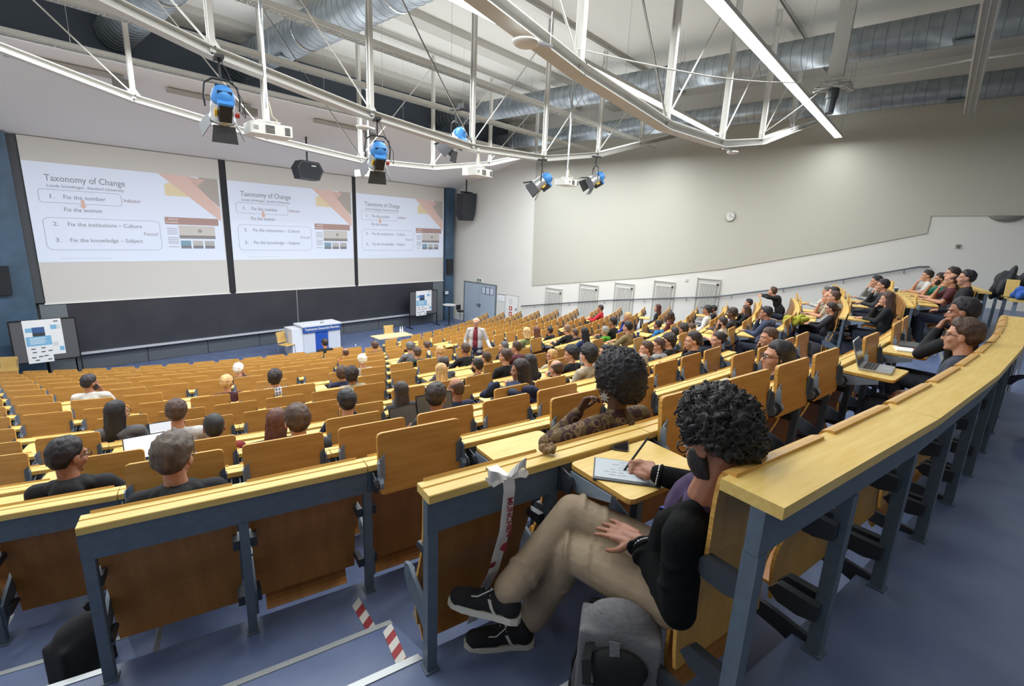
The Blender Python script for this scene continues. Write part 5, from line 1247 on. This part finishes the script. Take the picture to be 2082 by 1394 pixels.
for nm, hl, to_, rl in (('left', W(1.415, 1.035, -1.748), W(1.19, 1.25, -1.748), 0), ('right', W(1.245, .985, -1.49), W(1.115, 1.265, -1.485), .2)):
    dv = (to_-hl).normalized(); xx = dv.cross(V((0, 0, 1))).normalized(); zz = xx.cross(dv)
    if rl: Rr = Matrix.Rotation(rl, 3, dv); xx = Rr @ xx; zz = Rr @ zz
    Ms = Matrix(((xx.x, dv.x, zz.x, hl.x), (xx.y, dv.y, zz.y, hl.y), (xx.z, dv.z, zz.z, hl.z), (0, 0, 0, 1)))
    s_ = setm(link('shoe', RJ[8], t, iv @ Ms), SUEDE)
    MB().prism(solep, .026, (0, 0, .013)).build('sole', SOLE, s_)
    for i in range(5):
        y = .115+i*.022; MB().tube([(-.026, y, .086-.004*i), (0, y+.004, .104-.007*i), (.026, y+.006, .086-.004*i)], .0032, 5).build('lace', LACE, s_)
    MB().tube([(0, .11, .105), (-.03, .12, .11), (-.045, .16, .085), (-.03, .19, .07)], .0028, 5).build('lace', LACE, s_)
    for sgn in (-1, 1): MB().ribbon([(sgn*.041, .085, .03), (sgn*.043, .10, .05), (sgn*.036, .115, .08)], (0, .013, 0), .003).build('side_stripe', mat('shoe_stripe', 'b9b7ae', .7), s_)
    MB().tube([K['an'+('l' if nm == 'left' else 'r')]+V((0, 0, .03)), Ms @ V((0, .04, .09))], .036, 12).build('sock', mat('sock_dark', '2a2c30', .9), t, M=iv)
# pen, e-paper notebook, phone
pn = thing('stylus', 'black stylus pen in the hand of the writing man', 'pen', T(*tip)); Mp = quat_to(pd).to_4x4()
MB().cyl((0, 0, .014), (0, 0, .19), .0048, n=10).build('barrel', BLACK, pn, M=Mp); MB().cyl((0, 0, 0), (0, 0, .014), .0008, .0045, n=10).build('tip', mat('pen_tip', '3a3a3a', .5), pn, M=Mp)
def flatM(p, ang, z): return T(p[0], p[1], z) @ Rz(ang)
a_ = math.atan2(1.0-.9, 1.82-1.60); nb_c = ((1.82+1.66)/2-.01, (1.0+.65)/2+.005)
nb = thing('paper_tablet', 'grey e-paper writing tablet with handwriting before the man', 'tablet computer', flatM(nb_c, math.radians(30), ZC-.967))
MB().bbox((0, 0, 0), (.195, .27, .012), .008).build('body', mat('tablet_dark', '3b4044', .5), nb, M=Rz(math.radians(0)))
MB().box((.006, 0, .0065), (.172, .258, .0015)).build('display', mat('epaper', 'b4bcc2', .6), nb)
rw = random.Random(9); hw = MB()
for ln in range(6):
    x = .07-ln*.024; y = -.06+rw.uniform(-.01, .01)+.0
    for w2 in range(rw.choice((2, 3, 1, 3))):
        L = rw.uniform(.018, .04); pts = [(x+.004*math.sin(k*2.3+ln), y+L*k/8, .0078) for k in range(9)]; hw.tube(pts, .0005, 3); y += L+.008
hw = hw.build('handwriting', mat('ink_dark', '3a3f48', .7), nb, M=T(0, .06, 0)); hw['kind'] = 'stuff'
ph = thing('phone', 'dark phone lying at the back edge of the lowered tablet', 'phone', flatM((1.965, .985), math.radians(-62), ZC-.966))
MB().bbox((0, 0, 0), (.075, .155, .012), .012).build('body', mat('phone_dark', '2c2829', .35), ph); MB().bbox((0, 0, .0065), (.068, .145, .001), .01).build('glass', mat('phone_glass', '231f20', .1), ph)
# paper ball and white scrap on the rail
PB = thing('paper_ball', 'crumpled brown paper ball on the rail beside the bow', 'paper ball', T(1.60, 1.145, ZC+ZR[1]))
setm(link('crumpled_paper', RJ[14], PB), mat('kraft_paper', '8f7450', .8, col2='7a6040', scale=60, bump=.8, bscale=90))
# barrier tape with bow
TP = mat('tape_white', 'd8d6d2', .35); RD = mat('tape_red', '8f2430', .45)
bt = thing('barrier_tape', 'white and red barrier tape tied in a bow round the rail', 'barrier tape', T(1.31, 1.17, ZC+ZR[1]))
th1 = th_of(1, 1.31); X1 = V((math.cos(th1), math.sin(th1), 0)); Y1 = V((-math.sin(th1), math.cos(th1), 0)); Z1 = V((0, 0, 1))
def L1(x, y, z): return X1*x+Y1*y+Z1*z
pts = [L1(.0, -.07, .012), L1(0, -.078, -.03), L1(-.01, -.075, -.2), L1(-.03, -.03, -.42), L1(-.055, .04, -.60), L1(-.065, .07, -.73)]
MB().ribbon(pts, X1*.052, .0015).build('hanging_strip', TP, bt)
for za, zb in ((-.38, -.52),): MB().ribbon([L1(-.042, -.048, -.36), L1(-.05, .018, -.53)], X1*.026, .0015).build('red_band', RD, bt)
MB().ribbon([L1(.0, .07, .0), L1(0, .06, .008), L1(0, -.06, .008), L1(0, -.07, .0)], X1*.05, .002).build('wrap', TP, bt)
for s, lift in ((-1, .5), (1, 1.)):
    lo = []; wv = []
    for k in range(9):
        u = k/8; lo.append(L1(s*(.085*math.sin(math.pi*u*.5+.02)*(1 if u < .6 else 1)), -.055-.02*math.sin(math.pi*u), .012+.045*lift*math.sin(math.pi*u)+.02*u)); wv.append(L1(.012*s*(1-u), .01+.012*math.cos(u*5), .012+.05*u))
    MB().ribbon(lo, wv, .0015).build('bow_loop', TP, bt)
    lo = [L1(s*.005, -.06, .014), L1(s*.04, -.075, .03), L1(s*.075, -.07, .018), L1(s*.10, -.06, .035 if s < 0 else .01)]
    MB().ribbon(lo, [L1(0, .012, .012), L1(0, .02, .025), L1(0, .02, .03), L1(0, .006, .01)], .0015).build('bow_tail', TP, bt)
MB().ell(L1(0, -.058, .016), (.012, .012, .011)).build('knot', TP, bt)
for s_, zt in (('M\u00dcNCHEN', -.06),):
    me = text_mesh(s_, .036, .001, bold=True, width=.17); me.materials.append(RD)
    B = Matrix(((-Z1).to_tuple(), X1.to_tuple(), (-Y1).to_tuple())).transposed().to_4x4()
    sl = -.03*((-zt)/.35); o = link('lettering', me, bt, T(*L1(-.006+sl*.6 if zt > -.2 else -.045, -.0835 if zt > -.2 else -.0705, zt)) @ B)
mb = MB(); hp_ = [(.018*math.sin(a)**3*1.1, (.0145*math.cos(a)-.005*math.cos(2*a)-.002*math.cos(3*a))*1.2) for a in [2*math.pi*k/20 for k in range(20)]]
mb.prism([(p_[0], p_[1]) for p_ in hp_], .001, L1(-.018, -.0835, -.275), Matrix(((-Z1).to_tuple(), X1.to_tuple(), (-Y1).to_tuple())).transposed()); mb.build('heart_mark', RD, bt)
# grey backpack beside the man
bp = thing('backpack', 'grey backpack with black straps on the floor beside the man', 'backpack', T(1.335, .60, FL(0)) @ Rz(math.radians(-62)) @ Matrix.Diagonal((.95, .95, 1.05, 1)))
GREYC = mat('backpack_grey', '77777b', .9, col2='67676b', scale=40, stretch=(1, 1, 4), bump=.2, bscale=120); BKC = mat('backpack_black', '131416', .85)
setm(link('main_compartment', RJ[9], bp), mat('backpack_grey', '77777b', .9)); setm(link('front_pocket', RJ[10], bp), BKC)
for s in (-1, 1): MB().ribbon([(s*.145, -.02, .03), (s*.153, -.01, .2), (s*.13, -.005, .36), (s*.07, .0, .475)], (0, .075, 0), .012).build('side_gusset', GREYC, bp)
for s in (-1, 1):
    MB().ribbon([(s*.07, .085, .42), (s*.09, .13, .40), (s*.11, .15, .28), (s*.12, .12, .12), (s*.13, .085, .04)], (.05, .01, 0), .012).build('shoulder_strap', GREYC if s > 0 else BKC, bp)
    MB().tube([(s*.15, -.02, .08), (s*.16, -.02, .25), (s*.12, -.015, .40), (s*.05, -.01, .475)], .007, 6).build('zip', BKC, bp)
    MB().ribbon([(s*.155, -.03, .05), (s*.165, -.03, .18)], (0, .03, 0), .006).build('compression_strap', BKC, bp)
MB().ribbon([(-.05, .03, .415), (-.045, .025, .465), (0, .02, .49), (.045, .025, .465), (.05, .03, .415)], (0, .028, .004), .005).build('carry_handle', BKC, bp)
MB().ribbon([(-.10, -.06, .40), (-.11, -.12, .36), (-.10, -.15, .30), (-.085, -.12, .27)], (.03, 0, .01), .004).build('webbing_loop', BKC, bp)
MB().ribbon([(-.02, -.098, .43), (-.01, -.118, .34), (.0, -.13, .2), (.01, -.125, .08)], (.035, 0, 0), .004).build('front_seam', GREYC, bp)
# bag and shoes of the man nearer left
b2 = thing('backpack', 'black rucksack on the floor under the left bench', 'backpack', T(.12, 2.84, FL(2)) @ Rz(.5) @ Matrix.Diagonal((.85, .85, 1.05, 1)))
setm(link('main_compartment', RJ[11], b2), mat('rucksack_black', '1b1c20', .85)); MB().ribbon([(.1, .06, .45), (.18, .1, .3), (.16, .06, .1)], (.04, .02, 0), .008).build('shoulder_strap', BKC, b2)
# jackets
def jacket(i, M, m, label): tt = thing('jacket', label, 'jacket', M); setm(link('fabric', RJ[i], tt), m); return tt
jacket(12, T(*arc(RR(4)-.02, th_of(4, 4.0), ZC+ZR[4]+.0)) @ Rz(-.3), clothm('navy'), 'folded navy jacket beside the bald man')
jacket(12, T(*arc(RR(3)+.12, th_of(3, 11.35), ZC+ZR[3]-.02)) @ Rz(.6), mat('coat_lime', '9a9a2a', .85), 'yellow-green coat behind man in slate hoodie')
tb2 = thing('rear_table', 'wooden table on the rear landing piled with jackets', 'table', T(12.3, -1.25, ZC+ZR[0]-.8) @ Rz(math.radians(2)))
MB().box((0, 0, .70), (2.4, .6, .03)).build('top', WOOD_TOP, tb2); MB().box((0, -.27, .62), (2.4, .02, .12)).build('apron', WOOD_EDGE, tb2)
for sx in (-1, 0, 1):
    for sy in (-1, 1): MB().box((sx*1.1, sy*.24, .34), (.05, .05, .68)).build('leg', STEEL_L, tb2)
jacket(12, T(11.6, -1.2, ZC+ZR[0]-.085) @ Matrix.Diagonal((1.4, 1, 1.2, 1)), mat('jacket_blue', '2458b0', .7), 'bright blue jacket lying on the rear table')
jacket(12, T(12.4, -1.05, ZC+ZR[0]-.085) @ Matrix.Diagonal((1.5, 1.2, 2.4, 1)), mat('jacket_charcoal', '2a2c32', .8), 'charcoal jackets heaped behind the blue jacket')
tg = thing('upright_board', 'upright plywood board leaning on jackets at the rear table', 'board', T(11.55, -1.0, ZC+ZR[0]-.085) @ Ry(math.radians(22))); MB().bbox((0, 0, .17), (.03, .16, .30), .005).build('panel', WOOD_TOP, tg)
wt_ = thing('white_side_table', 'small white table on the rear landing at right edge', 'table', T(7.75, -1.08, ZC+ZR[0]-.8) @ Rz(math.radians(-8)))
MB().bbox((0, 0, .66), (1.3, .5, .03), .03).build('top', WHITE, wt_)
for sx in (-1, 1):
    for sy in (-1, 1): MB().cyl((sx*.58, sy*.2, 0), (sx*.58, sy*.2, .65), .018, n=8).build('leg', CHROME, wt_)
# wheeled thing on the landing
wh = thing('wheel_with_guard', 'black wheel with curved perforated guard on rear landing', 'wheel', T(5.45, -.86, ZC+ZR[0]-.8) @ Rz(math.radians(25)))
MB().lathe([(.06, -.05), (.14, -.05), (.165, -.03), (.165, .03), (.14, .05), (.06, .05)], (0, 0, .166), 24, Matrix(((1, 0, 0), (0, 0, 1), (0, -1, 0)))).build('tyre', BLACK, wh, True)
MB().lathe([(.0, -.04), (.07, -.03), (.07, .03), (0, .04)], (0, 0, .166), 14, Matrix(((1, 0, 0), (0, 0, 1), (0, -1, 0)))).build('hub', STEEL_D, wh)
gp = [(.42*math.cos(a)+.18, 0, .166+.30*math.sin(a)) for a in [math.radians(30+k*14) for k in range(11)]]
MB().ribbon(gp, (0, .09, 0), .012).build('guard', BLACK, wh)
for k in range(2, 9, 2): MB().cyl((gp[k][0]*1.0, -.001, gp[k][2]+.008), (gp[k][0], -.001, gp[k][2]+.012), .022, n=8).build('guard_hole', mat('hole_pale', '9aa2b4', .6), wh)
# hazard tape on the steps
def hazard(p0, p1, z, nst, label):
    p0 = V((*p0, z)); p1 = V((*p1, z)); dv = (p1-p0); t = thing('hazard_tape', label, 'tape', T(*p0)); L = dv.length; dv.normalize(); xx = V((-dv.y, dv.x, 0))
    for i in range(nst):
        a, b = L*i/nst, L*(i+1)/nst; sk_ = .02; w2 = .026
        P_ = [dv*(a-sk_)+xx*w2, dv*(a+sk_)-xx*w2, dv*(b+sk_)-xx*w2, dv*(b-sk_)+xx*w2]
        mb = MB(); mb.add([q+V((0, 0, .0005)) for q in P_]+[q+V((0, 0, .0025)) for q in P_], [(3, 2, 1, 0), (4, 5, 6, 7), (0, 1, 5, 4), (1, 2, 6, 5), (2, 3, 7, 6), (3, 0, 4, 7)]); mb.build('stripe', mat('hazard_red', '99343a', .6) if i % 2 else mat('hazard_white', 'cfcfc8', .6), t)
zh = (FL(0)+FL(1))/2+.001
hazard((1.125, 1.70), (1.03, 1.40), zh, 7, 'red and white hazard tape along the step corner')
hazard((1.20, 2.12), (1.15, 1.86), FL(1)+.001, 5, 'short red and white hazard tape on the lower floor')
# ------------------------------------------------------------------ things on the tablets
def tabM(n, x, rot=0., dr=.25, dz=0.): th = th_of(n, x, -dr); return T(*arc(RR(n)+dr, th, ZC+ZR[n]-.016+dz)) @ Rz(th+rot)
def laptop(n, x, rot, label, body, scr, opening=100, dr=.25, w_=.32):
    t = thing('laptop', label, 'laptop', tabM(n, x, rot, dr)); d_ = w_*.68
    MB().bbox((0, 0, .009), (w_, d_, .016), .012).build('base', body, t)
    if opening:
        kb = MB()
        for r_ in range(4):
            for c_ in range(10): kb.box((-w_*.42+c_*w_*.093, .07-r_*.022, .018), (w_*.08, .018, .003))
        kb = kb.build('keyboard', BLACK, t); kb['kind'] = 'stuff'
        MB().box((0, -d_*.3, .0175), (w_*.32, d_*.28, .001)).build('trackpad', mat('trackpad', 'a8abae', .4), t)
        ld = MB().bbox((0, 0, 0), (w_, d_, .008), .012).build('lid', body, t, M=T(0, d_/2, .018) @ Rx(math.radians(180-opening)) @ T(0, d_/2, 0) @ Rx(0))
        MB().box((0, 0, -.0048), (w_*.95, d_*.92, .0015)).build('display', scr, ld)
        ld.matrix_local = T(0, d_/2, .018) @ Rx(math.radians(opening)) @ T(0, -d_/2, 0) @ Rx(math.pi)
        ld.matrix_local = T(0, d_/2, .018) @ Rx(math.radians(180-opening)*1.0) @ T(0, d_/2, 0)
        for ch_ in ld.children: ch_.matrix_local = T(0, 0, .0098)
    else: MB().bbox((0, 0, .020), (w_*.995, d_*.995, .005), .012).build('lid', body, t)
    return t
SILB = mat('laptop_silver', 'b4b6b8', .35, .5); BLKB = mat('laptop_black', '1b1c1f', .45); GRYB = mat('laptop_grey', '55585c', .4, .3)
DSP_OFF = mat('display_black', '0c0d10', .12); DSP_W = mat('display_white', 'd5dbe6', .4, emit=.55); DSP_G = mat('display_privacy', '5a5650', .3, emit=.10)
laptop(1, 4.85, .12, 'open silver laptop with black screen on a lowered tablet', SILB, DSP_OFF, 108)
laptop(1, 6.35, .1, 'closed dark grey laptop on paper near the fists man', GRYB, None, 0)
laptop(2, 4.5, .1, 'closed silver laptop on tablet behind upright boards', SILB, None, 0)
laptop(4, 2.62, .12, 'smaller open black laptop with dim screen, left of pair', BLKB, DSP_G, 108, w_=.30)
laptop(4, 2.93, -.02, 'larger open black laptop with dim screen, right of pair', BLKB, DSP_G, 104, dr=.27, w_=.40)
laptop(6, 1.2, .1, 'open laptop with bright page before the white hoodie', BLKB, DSP_W, 105)
laptop(5, .85, .15, 'open pale laptop showing a white page, left rows', BLKB, DSP_W, 125)
laptop(6, 7.62, .1, 'open laptop with grey page between two curly heads', GRYB, mat('display_grey2', 'a2a6ae', .4, emit=.3), 105)
def sheet(n, x, rot, label, col='e8e8e4', sx=.21, sy=.297, dr=.25, th_=.003): 
    o = thing('paper_sheet', label, 'paper', tabM(n, x, rot, dr)); MB().box((0, 0, th_/2+.001), (sx, sy, th_)).build('sheet', mat('paper_'+col, col, .7), o); return o
sheet(1, 6.05, .3, 'white paper pad with red pen under the grey laptop', dr=.3, th_=.01)
MB_ = thing('red_pen', 'thin red pen lying on the white paper pad', 'pen', tabM(1, 6.05, .7, .33, .013)); MB().cyl((-.07, 0, .005), (.07, 0, .005), .005, n=8).build('barrel', mat('pen_red', 'a8202c', .4), MB_)
sheet(7, 5.4, .2, 'white sheet of paper before the bearded man in black'); sheet(7, 4.85, -.3, 'white notebook page before the blond woman'); sheet(8, 10.5, .2, 'pale green sheet on a tablet of the right block', 'b9dfae', .3, .3)
bkk = thing('open_book', 'thick open book with white pages on a lowered tablet', 'book', tabM(3, 3.95, .2))
for s in (-1, 1): MB().prism([(0, 0), (s*.02, .02), (s*.09, .024), (s*.15, .015), (s*.15, 0)] if s > 0 else [(0, 0), (-.15, 0), (-.15, .015), (-.09, .024), (-.02, .02)], .21, (0, 0, .006), XZ()).build('page_block', mat('book_pages', 'e6e6de', .7), bkk)
MB().box((0, 0, .003), (.31, .22, .005)).build('cover', mat('book_cover', 'b9b4a6', .7), bkk)
tag(MB().bbox((0, 0, .006), (.2, .15, .012), .01).build('tablet_case', BLKB, None, False, tabM(5, 1.62, .2)), 'black tablet case lying on a lowered tablet, left rows', 'tablet case')
def cup(n, x, label, col, dr=.2):
    t = thing('paper_cup', label, 'cup', tabM(n, x, 0, dr)); MB().lathe([(.028, 0), (.038, .10), (.040, .105)], n=14).build('cup', mat('cup_'+col, col, .6), t, True); MB().lathe([(.040, .103), (.041, .112), (.03, .118), (.001, .118)], n=14).build('rim', WHITE if col != 'e2e0d8' else BLACK, t)
cup(4, 3.15, 'light blue paper cup beside raised-hand person', '7ba6d0'); cup(7, 11.8, 'light blue cup before man in blue hooded jacket', '6d8fc0'); cup(6, 10.8, 'pale blue cup on a lowered tablet by the aisle', '86a8d8'); cup(4, 12.4, 'blue cup before the brown-haired woman', '7f9ed0'); cup(1, 14.0, 'dark blue cup on the rail at far right', '3c5472', .0); cup(10, 1.15, 'white cup with black lid beside bearded man', 'e2e0d8')
bo = thing('drink_bottle', 'bright blue drink bottle standing in the front row', 'bottle', tabM(16, 8.2)); MB().lathe([(.035, 0), (.037, .02), (.037, .17), (.02, .2), (.018, .22)], n=14).build('body', mat('bottle_blue', '1f5fc0', .35), bo, True); MB().lathe([(.02, .22), (.02, .25), (.01, .27)], n=10).build('cap', WHITE, bo)
tag(MB().bbox((0, 0, .004), (.05, .12, .006), .01).build('sweet_wrapper', mat('wrapper_red', 'b8402e', .5), None, False, tabM(5, .45, 1.0)), 'small red and white wrapper on a lowered tablet, left', 'wrapper')
